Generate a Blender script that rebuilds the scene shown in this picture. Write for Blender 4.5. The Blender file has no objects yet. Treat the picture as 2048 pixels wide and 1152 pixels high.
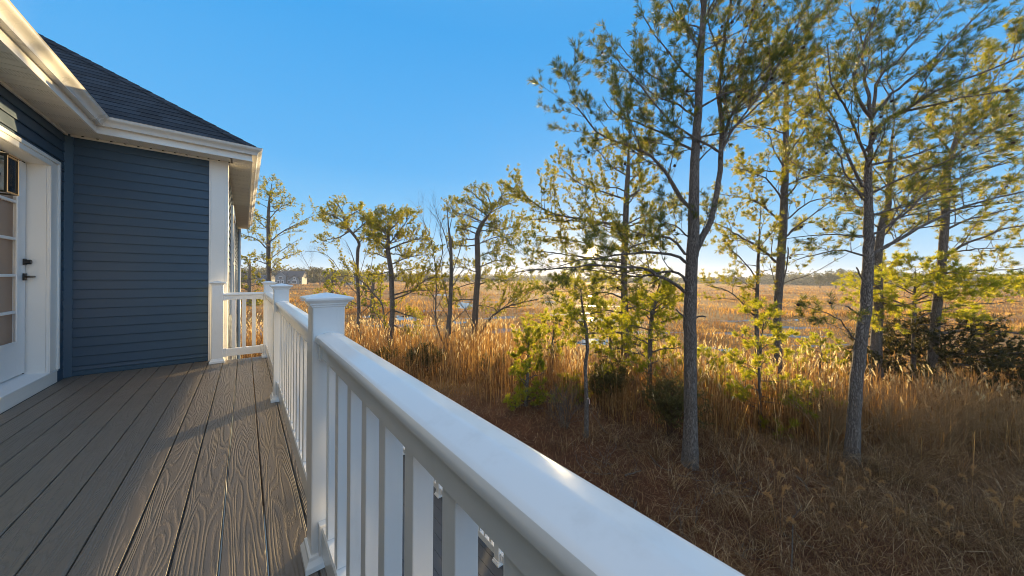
import bpy, math, random
import numpy as np
from mathutils import Vector, Matrix
random.seed(7); RNG = np.random.default_rng(11)
SC = bpy.context.scene; COL = SC.collection
PI = math.pi

# ------------------------------------------------------------------ camera
FPX, CX, HY, CH = 645.0, 1024.0, 556.0, 1.1       # focal length and horizon in px of the 2048 frame
YAW, ROLL = math.radians(39.6), math.radians(0.4)
AF = np.array([math.sin(YAW), math.cos(YAW), 0.0]); AR = np.array([math.cos(YAW), -math.sin(YAW), 0.0]); AU = np.array([0, 0, 1.0])
CR = AR * math.cos(ROLL) + AU * math.sin(ROLL); CU = -AR * math.sin(ROLL) + AU * math.cos(ROLL)
EYE = np.array([0, 0, CH])
GZ = -3.5                                           # level of the ground below the balcony
def P(px, py, d):
    return EYE + d * (AF + (px - CX) / FPX * CR - (py - HY) / FPX * CU)
def G(px, py, z=GZ):
    r = AF + (px - CX) / FPX * CR - (py - HY) / FPX * CU
    return EYE + (z - CH) / r[2] * r
def GD(px, d, z=GZ):                                # ground point under a picture column at depth d
    p = P(px, HY, d); p[2] = z; return p
cam = bpy.data.cameras.new('camera'); camo = bpy.data.objects.new('camera', cam); COL.objects.link(camo)
cam.sensor_width = 36; cam.lens = FPX / 2048 * 36; cam.shift_y = -20 / 2048
cam.clip_start = 0.02; cam.clip_end = 6000
m = Matrix.Identity(4)
for i in range(3):
    m[i][0] = CR[i]; m[i][1] = CU[i]; m[i][2] = -AF[i]; m[i][3] = EYE[i]
camo.matrix_world = m
SC.camera = camo
SC.cycles.filter_width = .95
SC.view_settings.view_transform = 'Standard'; SC.view_settings.look = 'None'
SC.view_settings.exposure = 1.32; SC.view_settings.gamma = 1

# ------------------------------------------------------------------ light
SAZ, SEL = math.radians(53.4), math.radians(4.4)
SUN = Vector((math.sin(SAZ) * math.cos(SEL), math.cos(SAZ) * math.cos(SEL), math.sin(SEL)))
sl = bpy.data.lights.new('sun', 'SUN'); sl.energy = 5; sl.angle = math.radians(.55); sl.color = (1, .73, .36)
so = bpy.data.objects.new('sun', sl); COL.objects.link(so); so.rotation_euler = (-SUN).to_track_quat('-Z', 'Y').to_euler()
so.location = (20, 15, 20)

W = bpy.data.worlds.new('World'); SC.world = W; W.use_nodes = True
nt = W.node_tree; nt.nodes.clear(); N = nt.nodes.new; L = nt.links.new
tc = N('ShaderNodeTexCoord'); sep = N('ShaderNodeSeparateXYZ'); L(tc.outputs['Generated'], sep.inputs[0])
ramp = N('ShaderNodeValToRGB'); L(sep.outputs[2], ramp.inputs[0])
e = ramp.color_ramp.elements
e[0].position = 0; e[0].color = (.60, .78, .93, 1); e[1].position = 1; e[1].color = (.48, .60, .84, 1)
for p, c in ((.06, (.40, .66, .92)), (.16, (.22, .55, .90)), (.30, (.115, .445, .87)), (.60, (.055, .365, .82)), (.70, (.08, .38, .80)), (.84, (.34, .52, .82))):  # highest stops paled out of view to make the fill less blue
    q = e.new(p); q.color = c + (1,)
dot = N('ShaderNodeVectorMath'); dot.operation = 'DOT_PRODUCT'; L(tc.outputs['Generated'], dot.inputs[0]); dot.inputs[1].default_value = SUN
def mth(op, a, b=None, clamp=False):
    n = N('ShaderNodeMath'); n.operation = op; n.use_clamp = clamp
    for i, v in enumerate((a, b)):
        if v is None: continue
        if isinstance(v, (int, float)): n.inputs[i].default_value = v
        else: L(v, n.inputs[i])
    return n.outputs[0]
def mixc(f, a, b, mode='MIX'):
    n = N('ShaderNodeMix'); n.data_type = 'RGBA'; n.blend_type = mode
    for s, v in ((n.inputs[0], f), (n.inputs[6], a), (n.inputs[7], b)):
        if isinstance(v, (int, float)): s.default_value = v
        elif isinstance(v, tuple): s.default_value = v + (1,)
        else: L(v, s)
    return n.outputs[2]
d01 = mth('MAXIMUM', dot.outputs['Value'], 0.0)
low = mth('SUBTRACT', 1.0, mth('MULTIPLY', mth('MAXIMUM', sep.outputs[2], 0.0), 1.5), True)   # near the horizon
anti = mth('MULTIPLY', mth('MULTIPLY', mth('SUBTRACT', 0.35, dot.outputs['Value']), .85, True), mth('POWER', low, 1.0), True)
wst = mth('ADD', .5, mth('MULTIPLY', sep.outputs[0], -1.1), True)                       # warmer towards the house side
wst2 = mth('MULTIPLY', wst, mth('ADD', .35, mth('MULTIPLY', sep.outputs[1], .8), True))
c = mixc(anti, ramp.outputs[0], mixc(wst2, (1.75, 2.05, 2.45), (4.6, 3.2, 2.1)))       # unseen bright sky opposite the sun, added as blue and warm fill
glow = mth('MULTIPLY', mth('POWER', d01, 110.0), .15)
hi = mth('MULTIPLY', wst, mth('MULTIPLY', mth('SUBTRACT', sep.outputs[2], .72), 4.0, True))  # warm boost overhead on the house side, added out of view as fill
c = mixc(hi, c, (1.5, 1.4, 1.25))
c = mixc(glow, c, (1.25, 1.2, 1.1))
core = mth('MULTIPLY', mth('POWER', d01, 12000.0), 1.0, True)
c = mixc(core, c, (22., 17., 9.))
sky = N('ShaderNodeTexSky'); sky.sky_type = 'NISHITA'; sky.sun_disc = False
sky.sun_elevation = SEL; sky.sun_rotation = SAZ; sky.ozone_density = 2.0
bg1 = N('ShaderNodeBackground'); L(sky.outputs[0], bg1.inputs[0]); bg1.inputs[1].default_value = .006
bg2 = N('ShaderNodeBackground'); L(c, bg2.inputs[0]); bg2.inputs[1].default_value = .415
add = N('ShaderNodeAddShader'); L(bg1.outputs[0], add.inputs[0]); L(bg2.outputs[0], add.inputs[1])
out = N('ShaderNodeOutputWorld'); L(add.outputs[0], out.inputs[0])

# ------------------------------------------------------------------ materials
class NT:
    def __init__(s, name):
        s.m = bpy.data.materials.new(name); s.m.use_nodes = True; s.t = s.m.node_tree; s.t.nodes.clear()
        s.out = s.n('ShaderNodeOutputMaterial')
    def n(s, t): return s.t.nodes.new(t)
    def l(s, a, b): s.t.links.new(a, b)
    def set(s, sock, v):
        if isinstance(v, (int, float)): sock.default_value = v
        elif isinstance(v, tuple): sock.default_value = v + (1,) if len(v) == 3 and sock.type == 'RGBA' else v
        else: s.l(v, sock)
    def math(s, op, a, b=None, c=None, clamp=False):
        n = s.n('ShaderNodeMath'); n.operation = op; n.use_clamp = clamp
        for i, v in enumerate((a, b, c)):
            if v is not None: s.set(n.inputs[i], v)
        return n.outputs[0]
    def mix(s, f, a, b):
        n = s.n('ShaderNodeMix'); n.data_type = 'RGBA'
        s.set(n.inputs[0], f); s.set(n.inputs[6], a); s.set(n.inputs[7], b); return n.outputs[2]
    def pos(s): return s.n('ShaderNodeNewGeometry').outputs['Position']
    def rand(s): return s.n('ShaderNodeNewGeometry').outputs['Random Per Island']
    def mapping(s, v, scale=(1, 1, 1), loc=(0, 0, 0)):
        n = s.n('ShaderNodeMapping'); s.l(v, n.inputs[0]); n.inputs['Scale'].default_value = scale; n.inputs['Location'].default_value = loc; return n.outputs[0]
    def noise(s, v, scale, detail=4, rough=.55, dist=0):
        n = s.n('ShaderNodeTexNoise'); s.l(v, n.inputs['Vector']); n.inputs['Scale'].default_value = scale
        n.inputs['Detail'].default_value = detail; n.inputs['Roughness'].default_value = rough; n.inputs['Distortion'].default_value = dist
        return n.outputs[0]
    def ramp(s, f, stops):
        n = s.n('ShaderNodeValToRGB'); s.l(f, n.inputs[0]); el = n.color_ramp.elements
        el[0].position, el[0].color = stops[0][0], tuple(stops[0][1]) + (1,); el[1].position, el[1].color = stops[-1][0], tuple(stops[-1][1]) + (1,)
        for p, c in stops[1:-1]:
            q = el.new(p); q.color = tuple(c) + (1,)
        return n.outputs[0]
    def bump(s, h, strength, dist=.01):
        n = s.n('ShaderNodeBump'); n.inputs['Strength'].default_value = strength; n.inputs['Distance'].default_value = dist; s.l(h, n.inputs['Height']); return n.outputs[0]
    def pbr(s, col, rough=.6, spec=.5, normal=None, metal=0., coat=0.):
        n = s.n('ShaderNodeBsdfPrincipled'); s.set(n.inputs['Base Color'], col); s.set(n.inputs['Roughness'], rough)
        n.inputs['Specular IOR Level'].default_value = spec; n.inputs['Metallic'].default_value = metal; n.inputs['Coat Weight'].default_value = coat
        if normal is not None: s.l(normal, n.inputs['Normal'])
        s.l(n.outputs[0], s.out.inputs[0]); return n
def plain(name, col, rough=.5, spec=.5, var=.08, scale=6., bscale=60., bump=.05, metal=0., coat=0.):
    t = NT(name); p = t.pos(); n = t.noise(p, scale)
    a = tuple(x * (1 - var) for x in col); b = tuple(min(1, x * (1 + var)) for x in col)
    nb = t.bump(t.noise(p, bscale, 3), bump, .004)
    t.pbr(t.mix(n, a, b), t.math('ADD', rough - .06, t.math('MULTIPLY', n, .12)), spec, nb, metal, coat); return t.m
def leafy(name, stops, trans, tw=.5, rough=.5, spec=.25):
    """thin leaves: diffuse + translucent, colour varied from leaf to leaf"""
    t = NT(name); r = t.rand(); col = t.ramp(r, stops)
    d = t.n('ShaderNodeBsdfPrincipled'); t.l(col, d.inputs['Base Color']); d.inputs['Roughness'].default_value = rough; d.inputs['Specular IOR Level'].default_value = spec
    tr = t.n('ShaderNodeBsdfTranslucent'); t.l(t.ramp(r, trans), tr.inputs[0])
    mx = t.n('ShaderNodeMixShader'); mx.inputs[0].default_value = tw; t.l(d.outputs[0], mx.inputs[1]); t.l(tr.outputs[0], mx.inputs[2])
    t.l(mx.outputs[0], t.out.inputs[0]); return t.m
M = {}
def vinyl():
    t = NT('white_vinyl'); p = t.pos(); n = t.noise(p, 5, 4); g = t.noise(p, 42, 5, .7); s_ = t.noise(t.mapping(p, (1, 1, .25)), 14, 5, .65)
    dirt = t.math('MULTIPLY', t.math('SUBTRACT', s_, .56), 2.2, None, True)
    col = t.mix(t.math('MULTIPLY', dirt, t.math('MULTIPLY', g, .8)), t.mix(n, (.84, .83, .81), (.88, .87, .85)), (.50, .46, .40))
    t.pbr(col, t.math('ADD', .12, t.math('ADD', t.math('MULTIPLY', n, .10), t.math('MULTIPLY', dirt, .3))), .5, t.bump(n, .05, .004)); return t.m
M['white'] = vinyl()
M['trim'] = plain('white_trim', (.78, .77, .74), .42, .5, .03, 4, 60, .04)
M['gutter'] = plain('white_aluminium', (.66, .65, .62), .28, .5, .03, 2.5, 8, .06)
M['door'] = plain('door_paint', (.74, .76, .78), .38, .5, .02, 3, 80, .03)
M['black'] = plain('black_metal', (.012, .012, .013), .35, .5, .1)
M['bronze'] = plain('aged_bronze', (.05, .035, .02), .30, .6, .25, 9, 60, .05, .6)
M['dark'] = plain('dark_gap', (.008, .008, .009), .8, .2)
M['brass'] = plain('bulb_socket', (.45, .33, .14), .3, .6, .1, 9, 40, .02, 1.)
def glassy(name, col, rough):
    t = NT(name); p = t.pos(); t.pbr(t.mix(t.noise(p, 1.6), tuple(x * .8 for x in col), col), rough, .6, None); return t.m
M['pane'] = glassy('door_glass', (.34, .225, .16), .35)
M['winglass'] = glassy('window_glass', (.03, .04, .05), .04)
def clear(name):
    t = NT(name); g = t.n('ShaderNodeBsdfGlossy'); g.inputs['Roughness'].default_value = .03; tr = t.n('ShaderNodeBsdfTransparent')
    fr = t.n('ShaderNodeFresnel'); fr.inputs[0].default_value = 1.5; mx = t.n('ShaderNodeMixShader')
    t.l(t.math('ADD', fr.outputs[0], .06), mx.inputs[0]); t.l(tr.outputs[0], mx.inputs[1]); t.l(g.outputs[0], mx.inputs[2]); t.l(mx.outputs[0], t.out.inputs[0]); return t.m
M['clear'] = clear('clear_glass')
def siding(name, c):
    t = NT(name); p = t.pos()
    grain = t.noise(t.mapping(p, (2.5, 2.5, 90)), 6, 4, .6)
    n = t.noise(p, 1.3, 3)
    t.pbr(t.mix(n, tuple(x * .92 for x in c), tuple(x * 1.1 for x in c)), .46, .45, t.bump(grain, .12, .004)); return t.m
M['siding'] = siding('blue_siding', (.037, .074, .120))
M['bluetrim'] = plain('blue_trim', (.043, .088, .135), .42, .45, .05, 3, 50, .03)
def soffit():
    t = NT('vented_soffit'); p = t.pos(); sp = t.n('ShaderNodeSeparateXYZ'); t.l(p, sp.inputs[0])
    hole = t.math('MULTIPLY', t.math('LESS_THAN', t.math('FRACT', t.math('MULTIPLY', sp.outputs[0], 60.)), .45), t.math('LESS_THAN', t.math('FRACT', t.math('MULTIPLY', sp.outputs[1], 60.)), .45))
    band = t.math('LESS_THAN', t.math('FRACT', t.math('MULTIPLY', sp.outputs[1], 1 / .3)), .30)
    h = t.math('MULTIPLY', hole, band)
    t.pbr(t.mix(t.math('MULTIPLY', h, .5), (.74, .72, .68), (.25, .24, .22)), .5, .4, t.bump(t.math('SUBTRACT', 1.0, h), .3, .003)); return t.m
M['soffit'] = soffit()
def shingle():
    t = NT('asphalt_shingle'); p = t.pos(); sp = t.n('ShaderNodeSeparateXYZ'); t.l(p, sp.inputs[0])
    u = t.math('ADD', sp.outputs[0], 0.0)
    row = t.math('FLOOR', t.math('DIVIDE', t.math('SUBTRACT', sp.outputs[2], 2.7755), .0817))
    wn = t.n('ShaderNodeTexWhiteNoise'); wn.noise_dimensions = '2D'
    cb = t.n('ShaderNodeCombineXYZ')
    along = t.math('ADD', t.math('ADD', u, t.math('MULTIPLY', sp.outputs[1], .0)), t.math('MULTIPLY', t.math('FRACT', t.math('MULTIPLY', row, .37)), .8))
    t.l(t.math('FLOOR', t.math('MULTIPLY', along, 5.5)), cb.inputs[0]); t.l(row, cb.inputs[1]); t.l(cb.outputs[0], wn.inputs['Vector'])
    gr = t.noise(p, 260, 2, .7); big = t.noise(p, 2.2, 3)
    base = t.ramp(wn.outputs[0], ((0, (.008, .014, .022)), (.5, (.017, .028, .042)), (1, (.040, .058, .080))))
    col = t.mix(t.math('MULTIPLY', gr, .75), base, (.015, .02, .03))
    col = t.mix(t.math('MULTIPLY', big, .25), col, (.02, .030, .042))
    t.pbr(col, .85, .3, t.bump(gr, .5, .004)); return t.m
M['shingle'] = shingle()
PITCH = .1435; DX0 = .217
def decking():
    t = NT('composite_decking'); p = t.pos(); sp = t.n('ShaderNodeSeparateXYZ'); t.l(p, sp.inputs[0])
    u = t.math('DIVIDE', t.math('SUBTRACT', sp.outputs[0], DX0), PITCH); idx = t.math('FLOOR', u)
    cb = t.n('ShaderNodeCombineXYZ')
    t.l(t.math('MULTIPLY', sp.outputs[0], 7.6), cb.inputs[0]); t.l(t.math('ADD', t.math('MULTIPLY', sp.outputs[1], .56), t.math('MULTIPLY', idx, 7.31)), cb.inputs[1]); t.l(t.math('MULTIPLY', idx, 3.7), cb.inputs[2])
    n1 = t.noise(cb.outputs[0], 1.5, 1.6, .40, .25)
    fine = t.noise(t.mapping(p, (90, 9, 1)), 3, 3, .6)
    ring = t.math('SINE', t.math('ADD', t.math('MULTIPLY', n1, 125.), t.math('MULTIPLY', fine, 3.4)))
    ring = t.math('POWER', t.math('ADD', t.math('MULTIPLY', ring, .5), .5), 2.6)
    wn = t.n('ShaderNodeTexWhiteNoise'); wn.noise_dimensions = '1D'; t.l(idx, wn.inputs['W'])
    base = t.mix(wn.outputs[0], (.175, .140, .108), (.225, .178, .136))
    mott = t.noise(p, 2.3, 4)
    base = t.mix(t.math('MULTIPLY', mott, .5), base, (.165, .134, .104))
    speck = t.noise(p, 240, 2, .7)
    base = t.mix(t.math('MULTIPLY', t.math('GREATER_THAN', speck, .62), .3), base, (.24, .20, .16))
    col = t.mix(t.math('MULTIPLY', ring, .18), base, (.09, .075, .062))
    h = t.math('ADD', t.math('MULTIPLY', ring, -1.0), t.math('MULTIPLY', fine, .25))
    t.pbr(col, t.math('ADD', .34, t.math('MULTIPLY', mott, .15)), .7, t.bump(h, .6, .0028)); return t.m
M['deck'] = decking()
M['greydeck'] = plain('grey_decking', (.10, .10, .105), .6, .4, .15, 3, 40, .1)

# ------------------------------------------------------------------ mesh helpers
def link(name, me, mats, parent=None, smooth=False):
    o = bpy.data.objects.new(name, me); COL.objects.link(o)
    for mm in (mats if isinstance(mats, (list, tuple)) else [mats]): me.materials.append(mm)
    if parent is not None: o.parent = parent
    if smooth: me.polygons.foreach_set('use_smooth', np.ones(len(me.polygons), dtype=bool))
    return o
def tag(o, label=None, cat=None, group=None, kind=None):
    for k, v in (('label', label), ('category', cat), ('group', group), ('kind', kind)):
        if v: o[k] = v
    return o
def empty(name, loc, label, cat, group=None):
    o = bpy.data.objects.new(name, None); COL.objects.link(o); o.location = loc; o.empty_display_size = .2
    return tag(o, label, cat, group)
def sub(parent, o):                                  # keep world coordinates when parenting
    o.parent = parent
    if parent.type == 'EMPTY': o.matrix_parent_inverse = Matrix.Translation(Vector(parent.location)).inverted()
    return o
class MB:
    def __init__(s): s.v = []; s.f = []
    def add(s, vs, fs):
        b = len(s.v); s.v += [tuple(map(float, v)) for v in vs]; s.f += [tuple(i + b for i in f) for f in fs]; return s
    def box(s, x0, x1, y0, y1, z0, z1):
        return s.add([(x0,y0,z0),(x1,y0,z0),(x1,y1,z0),(x0,y1,z0),(x0,y0,z1),(x1,y0,z1),(x1,y1,z1),(x0,y1,z1)],
                     [(3,2,1,0),(4,5,6,7),(0,1,5,4),(1,2,6,5),(2,3,7,6),(3,0,4,7)])
    def loft(s, rings, cap=True, closed=True):
        n = len(rings[0]); b = [v for r in rings for v in r]; f = []
        for k in range(len(rings) - 1):
            for i in range(n if closed else n - 1):
                j = (i + 1) % n; f.append((k*n+i, k*n+j, (k+1)*n+j, (k+1)*n+i))
        if cap: f.append(tuple(range(n))[::-1]); f.append(tuple((len(rings)-1)*n+i for i in range(n)))
        return s.add(b, f)
    def tube(s, pts, r, n=8):
        pts = [np.array(p, float) for p in pts]; rings = []
        for k, p in enumerate(pts):
            t = pts[min(k+1, len(pts)-1)] - pts[max(k-1, 0)]; t /= np.linalg.norm(t)
            a = np.cross(t, (0.3, .2, 1) if abs(t[2]) < .9 else (1, .1, 0)); a /= np.linalg.norm(a); b = np.cross(t, a)
            rr = r[k] if isinstance(r, (list, tuple)) else r
            rings.append([p + rr * (math.cos(q) * a + math.sin(q) * b) for q in (2*PI*i/n for i in range(n))])
        return s.loft(rings)
    def build(s, name, mat, parent=None, bevel=0., seg=2, smooth=False, weight=True):
        me = bpy.data.meshes.new(name); me.from_pydata(s.v, [], s.f); me.update()
        import bmesh
        bm = bmesh.new(); bm.from_mesh(me); bmesh.ops.recalc_face_normals(bm, faces=bm.faces); bm.to_mesh(me); bm.free()
        o = link(name, me, mat, None, smooth)
        if parent is not None: sub(parent, o)
        if bevel:
            b = o.modifiers.new('bevel', 'BEVEL'); b.width = bevel; b.segments = seg; b.limit_method = 'ANGLE'; b.angle_limit = .6
        return o
def np_mesh(name, V, quads=None, tris=None, mats=None, qmi=None, tmi=None, smooth=False, parent=None):
    V = np.asarray(V, dtype=np.float32).reshape(-1, 3)
    q = np.zeros((0, 4), np.int32) if quads is None else np.asarray(quads, np.int32).reshape(-1, 4)
    t = np.zeros((0, 3), np.int32) if tris is None else np.asarray(tris, np.int32).reshape(-1, 3)
    me = bpy.data.meshes.new(name); me.vertices.add(len(V)); me.vertices.foreach_set('co', V.ravel())
    nl = q.size + t.size; me.loops.add(nl); me.loops.foreach_set('vertex_index', np.concatenate([q.ravel(), t.ravel()]))
    npoly = len(q) + len(t); me.polygons.add(npoly)
    ls = np.concatenate([np.arange(len(q)) * 4, q.size + np.arange(len(t)) * 3]).astype(np.int32)
    me.polygons.foreach_set('loop_start', ls)
    if qmi is not None or tmi is not None:
        mi = np.concatenate([np.zeros(len(q), np.int32) if qmi is None else qmi, np.zeros(len(t), np.int32) if tmi is None else tmi]).astype(np.int32)
        me.polygons.foreach_set('material_index', mi)
    me.update(calc_edges=True); me.validate()
    o = link(name, me, mats, None, smooth)
    if parent is not None: sub(parent, o)
    return o

# ------------------------------------------------------------------ the house
WX, WY, SZ = -1.5, 5.73, 2.61                        # door wall plane, back wing wall plane, soffit level
RX = -.20                                            # side wall of the wing
FX, FY, FR = -1.23, 5.44, .05                        # fascia planes
YE, YB = 13.4, -5.0
BASE = -3.5
house = empty('house', (WX, WY, BASE), 'dark blue clapboard house wall with white eaves and a glazed door beside the balcony', 'house')
EXPO = .1044
def clap(mb, a, b, nrm, z0, z1, phase=0.0):
    """clapboard courses from a to b (plan), outward normal nrm"""
    a, b, nrm = (np.array(v + (0,), float) if len(v) == 2 else np.array(v, float) for v in (a, b, nrm))
    k = math.floor((z0 - phase) / EXPO); up = np.array([0, 0, 1.])
    while phase + k * EXPO < z1:
        lo = max(z0, phase + k * EXPO); hi = min(z1, phase + (k + 1) * EXPO)
        if hi - lo > .004:
            prof = [(0.0, lo + .003), (.012, lo + .003), (.017, lo), (.0185, lo + .004), (.0185, lo + .010), (.006, hi - .0006), (0, hi - .0006)]
            r0 = [a + nrm * o + up * z for o, z in prof]; r1 = [b + nrm * o + up * z for o, z in prof]
            mb.loft([r0, r1])
        k += 1
DY0, DY1 = 4.43, 5.33                                # door opening
DTOP = 2.17
s = MB()
clap(s, (WX - .012, WY), (RX - .10, WY), (0, -1), .055, SZ)
s.build('siding', M['siding'], house)
s = MB()
clap(s, (WX, DY1 + .06), (WX, WY - .015), (1, 0), 0.0, DTOP + .05)
clap(s, (WX, YB), (WX, WY - .015), (1, 0), DTOP + .05, SZ)
clap(s, (WX, YB), (WX, DY0 - .06), (1, 0), 0.0, DTOP + .05)
s.build('siding', M['siding'], house)
s = MB(); clap(s, (RX, WY + .1), (RX, YE), (1, 0), BASE, SZ); s.build('siding', M['siding'], house)
s = MB(); clap(s, (WX, YB), (WX, WY), (1, 0), BASE, -.28); s.build('siding', M['siding'], house)
s = MB(); s.box(WX - .16, WX - .002, DY1 + .001, WY, BASE, SZ); s.box(WX - .16, WX - .002, YB, DY0 - .001, BASE, SZ); s.box(WX - .16, WX - .002, DY0 - .001, DY1 + .001, DTOP + .03, SZ)
s.box(WX - .16, RX - .002, WY + .002, WY + .15, BASE, SZ); s.box(RX - .15, RX - .003, WY + .15, YE - .05, BASE, SZ); s.box(WX - 4, RX - .003, YE - .05, YE, BASE, SZ)
s.box(WX - .16, WX - .002, DY0 - .001, DY1 + .001, BASE, 0)
s.build('wall_core', M['bluetrim'], house)
# starter strip, inside corner trim, corner boards
s = MB(); s.box(WX + .06, RX - .1, WY - .012, WY - .001, .004, .052); s.build('starter_strip', M['bluetrim'], house, .002)
s = MB(); s.add([(WX, WY - .062, 0), (WX + .018, WY - .062, 0), (WX + .062, WY - .018, 0), (WX + .062, WY, 0), (WX, WY, 0),
                 (WX, WY - .062, SZ), (WX + .018, WY - .062, SZ), (WX + .062, WY - .018, SZ), (WX + .062, WY, SZ), (WX, WY, SZ)],
                [(4,3,2,1,0), (5,6,7,8,9), (0,1,6,5), (1,2,7,6), (2,3,8,7), (3,4,9,8), (4,0,5,9)])
s.build('corner_trim', M['bluetrim'], house, .003)
s = MB(); s.box(RX - .165, RX + .022, WY - .024, WY - .0005, BASE, SZ); s.box(RX + .0005, RX + .022, WY - .0005, WY + .15, BASE, SZ)
s.box(RX - .150, RX - .142, WY - .028, WY - .024, BASE, SZ); s.box(RX - .012, RX - .004, WY - .028, WY - .024, BASE, SZ)
s.build('corner_board', M['trim'], house, .003)
s = MB(); s.box(RX + .0005, RX + .022, YE - .12, YE + .02, BASE, SZ); s.build('corner_board', M['trim'], house, .003)
# side window
wn = MB(); y0, y1 = 7.0, 8.0
wn.box(RX + .0155, RX + .045, y0 - .11, y0, .55, 2.1); wn.box(RX + .0155, RX + .045, y1, y1 + .11, .55, 2.1); wn.box(RX + .0155, RX + .05, y0 - .14, y1 + .14, 2.1, 2.24); wn.box(RX + .0155, RX + .07, y0 - .14, y1 + .14, .48, .55)
wn.box(RX + .0155, RX + .03, y0, y1, 1.31, 1.36)
wo = wn.build('window', M['trim'], house, .003)
s = MB(); s.box(RX + .0155, RX + .022, y0, y1, .55, 2.1); s.build('pane', M['winglass'], wo)
s = MB(); s.tube([(RX + .06, 12.9, 2.55), (RX + .06, 12.9, BASE + .1)], .04, 10); s.build('downspout', M['gutter'], house, smooth=True)
# soffits
def grooves_x(mb, x0, x1, y0, y1, step=.1, flip=False):
    y = y0
    while y < y1 - .002:
        ye = min(y + step, y1); g = .004
        mb.box(x0, x1, y, ye - .006, SZ, SZ + .012); mb.box(x0, x1, ye - .006, ye, SZ + .005, SZ + .012); y = ye
s = MB(); grooves_x(s, WX, FX - .001, YB, WY); s.build('soffit', M['soffit'], house)
s = MB(); x = FX
while x < RX + .02:
    xe = min(x + .1, FR - .001); s.box(x, xe - .006, FY + .001, WY - .001, SZ, SZ + .012); s.box(xe - .006, xe, FY + .001, WY - .001, SZ + .005, SZ + .012); x = xe
s.build('soffit', M['soffit'], house)
s = MB(); grooves_x(s, RX + .045, FR - .001, FY + .001, YE); s.box(RX, RX + .045, WY - .002, YE, SZ, SZ + .012); s.build('soffit', M['soffit'], house)
s = MB(); s.box(WX + .03, RX + .0, WY - .034, WY - .016, SZ - .022, SZ - .001); s.build('soffit_channel', M['trim'], house, .002)
s = MB(); s.box(WX + .016, WX + .034, YB, WY - .036, SZ - .022, SZ - .001); s.build('soffit_channel', M['trim'], house, .002)
for k in range(13):
    s = MB(); xx = WX + .12 + k * .1; s.box(xx, xx + .018, WY - .048, WY - .0345, SZ - .006, SZ - .001); s.build('vent_slot', M['dark'], house)
# fascia and gutter along the eaves: left run, inside corner, back run, outside corner, right run
def eave(prof, name, mat, bev=0., sm=False):
    st = []
    for (bx, by, sx, sy) in ((FX, YB, 1, 0), (FX, FY, 1, -1), (FR, FY, 1, -1), (FR, YE + .02, 1, 0)):
        st.append([(bx + sx * o, by + sy * o, z) for o, z in prof])
    mb = MB(); mb.loft(st); o = mb.build(name, mat, house, bev)
    if sm: o.data.polygons.foreach_set('use_smooth', np.ones(len(o.data.polygons), dtype=bool)); o.data.set_sharp_from_angle(angle=.5)
    return o
eave([(0, SZ - .012), (.018, SZ - .012), (.018, SZ - .004), (.012, SZ), (.012, SZ + .155), (0, SZ + .155)], 'fascia', M['trim'], .001)
eave([(.0125, SZ + .072), (.062, SZ + .066), (.064, SZ + .072), (.0655, SZ + .084), (.071, SZ + .098), (.083, SZ + .111), (.098, SZ + .121), (.108, SZ + .131), (.112, SZ + .141), (.112, SZ + .150), (.118, SZ + .156), (.108, SZ + .158), (.104, SZ + .140), (.0125, SZ + .140)], 'gutter', M['gutter'], sm=True)
for yy in (4.55, 2.6, .6): mb = MB(); mb.box(FX + .0125, FX + .113, yy - .006, yy + .006, SZ + .1412, SZ + .152); mb.build('gutter_hanger', M['gutter'], house)
# seam straps of the gutter at the inside corner
s = MB()
prof = [(.0655, SZ + .0645), (.0672, SZ + .084), (.0727, SZ + .097), (.0845, SZ + .110), (.0995, SZ + .120), (.1096, SZ + .130), (.1137, SZ + .141), (.1137, SZ + .1505)]
for ya, yb in ((FY - .28, FY - .19),):
    s.loft([[(FX + o, ya, z) for o, z in prof] + [(FX + o - .002, ya, z + .001) for o, z in prof[::-1]], [(FX + o, yb, z) for o, z in prof] + [(FX + o - .002, yb, z + .001) for o, z in prof[::-1]]])
s.build('gutter_seam', M['gutter'], house)
# roof
KP = .72; RZ = SZ + .168; EY = FY - .05; EXL = FX + .05; EXR = FR + .05
s = MB(); n = 0; run = .0817 / KP                    # course height .0817 in z
T = 5.2
while n * run < T:
    a, b = n * run, min((n + 1) * run, T); th = .007
    y0, y1, z0, z1 = EY + a, EY + b, RZ + KP * a, RZ + KP * b
    xl0, xl1, xr0, xr1 = EXL - a, EXL - b, EXR - a, EXR - b
    s.add([(xl0, y0, z0 + th), (xr0, y0, z0 + th), (xr1, y1, z1), (xl1, y1, z1), (xl0, y0, z0), (xr0, y0, z0)], [(0, 1, 2, 3), (4, 5, 1, 0)])
    # right-hand slope, facing +X
    x0, x1 = EXR - a, EXR - b
    s.add([(x0, EY + a, z0 + th), (x0, YE + .1, z0 + th), (x1, YE + .1, z1), (x1, EY + b, z1), (x0, EY + a, z0), (x0, YE + .1, z0)], [(0, 1, 2, 3), (4, 5, 1, 0)])
    # left-hand slope above the door wall
    x0, x1 = EXL - a, EXL - b
    s.add([(x0, YB, z0 + th), (x0, EY + a, z0 + th), (x1, EY + b, z1), (x1, YB, z1), (x0, YB, z0), (x0, EY + a, z0)], [(0, 1, 2, 3), (4, 5, 1, 0)])
    n += 1
s.add([(EXL - T, YB, RZ + KP * T), (EXL - T, EY + T, RZ + KP * T), (EXR - T, EY + T, RZ + KP * T), (EXR - T, YE, RZ + KP * T), (-12, YE, RZ), (-12, YB, RZ)], [(0, 1, 2, 3, 4, 5)])
roof = s.build('roof', M['shingle'], house)
s = MB(); k = 0; st = .135
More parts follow.
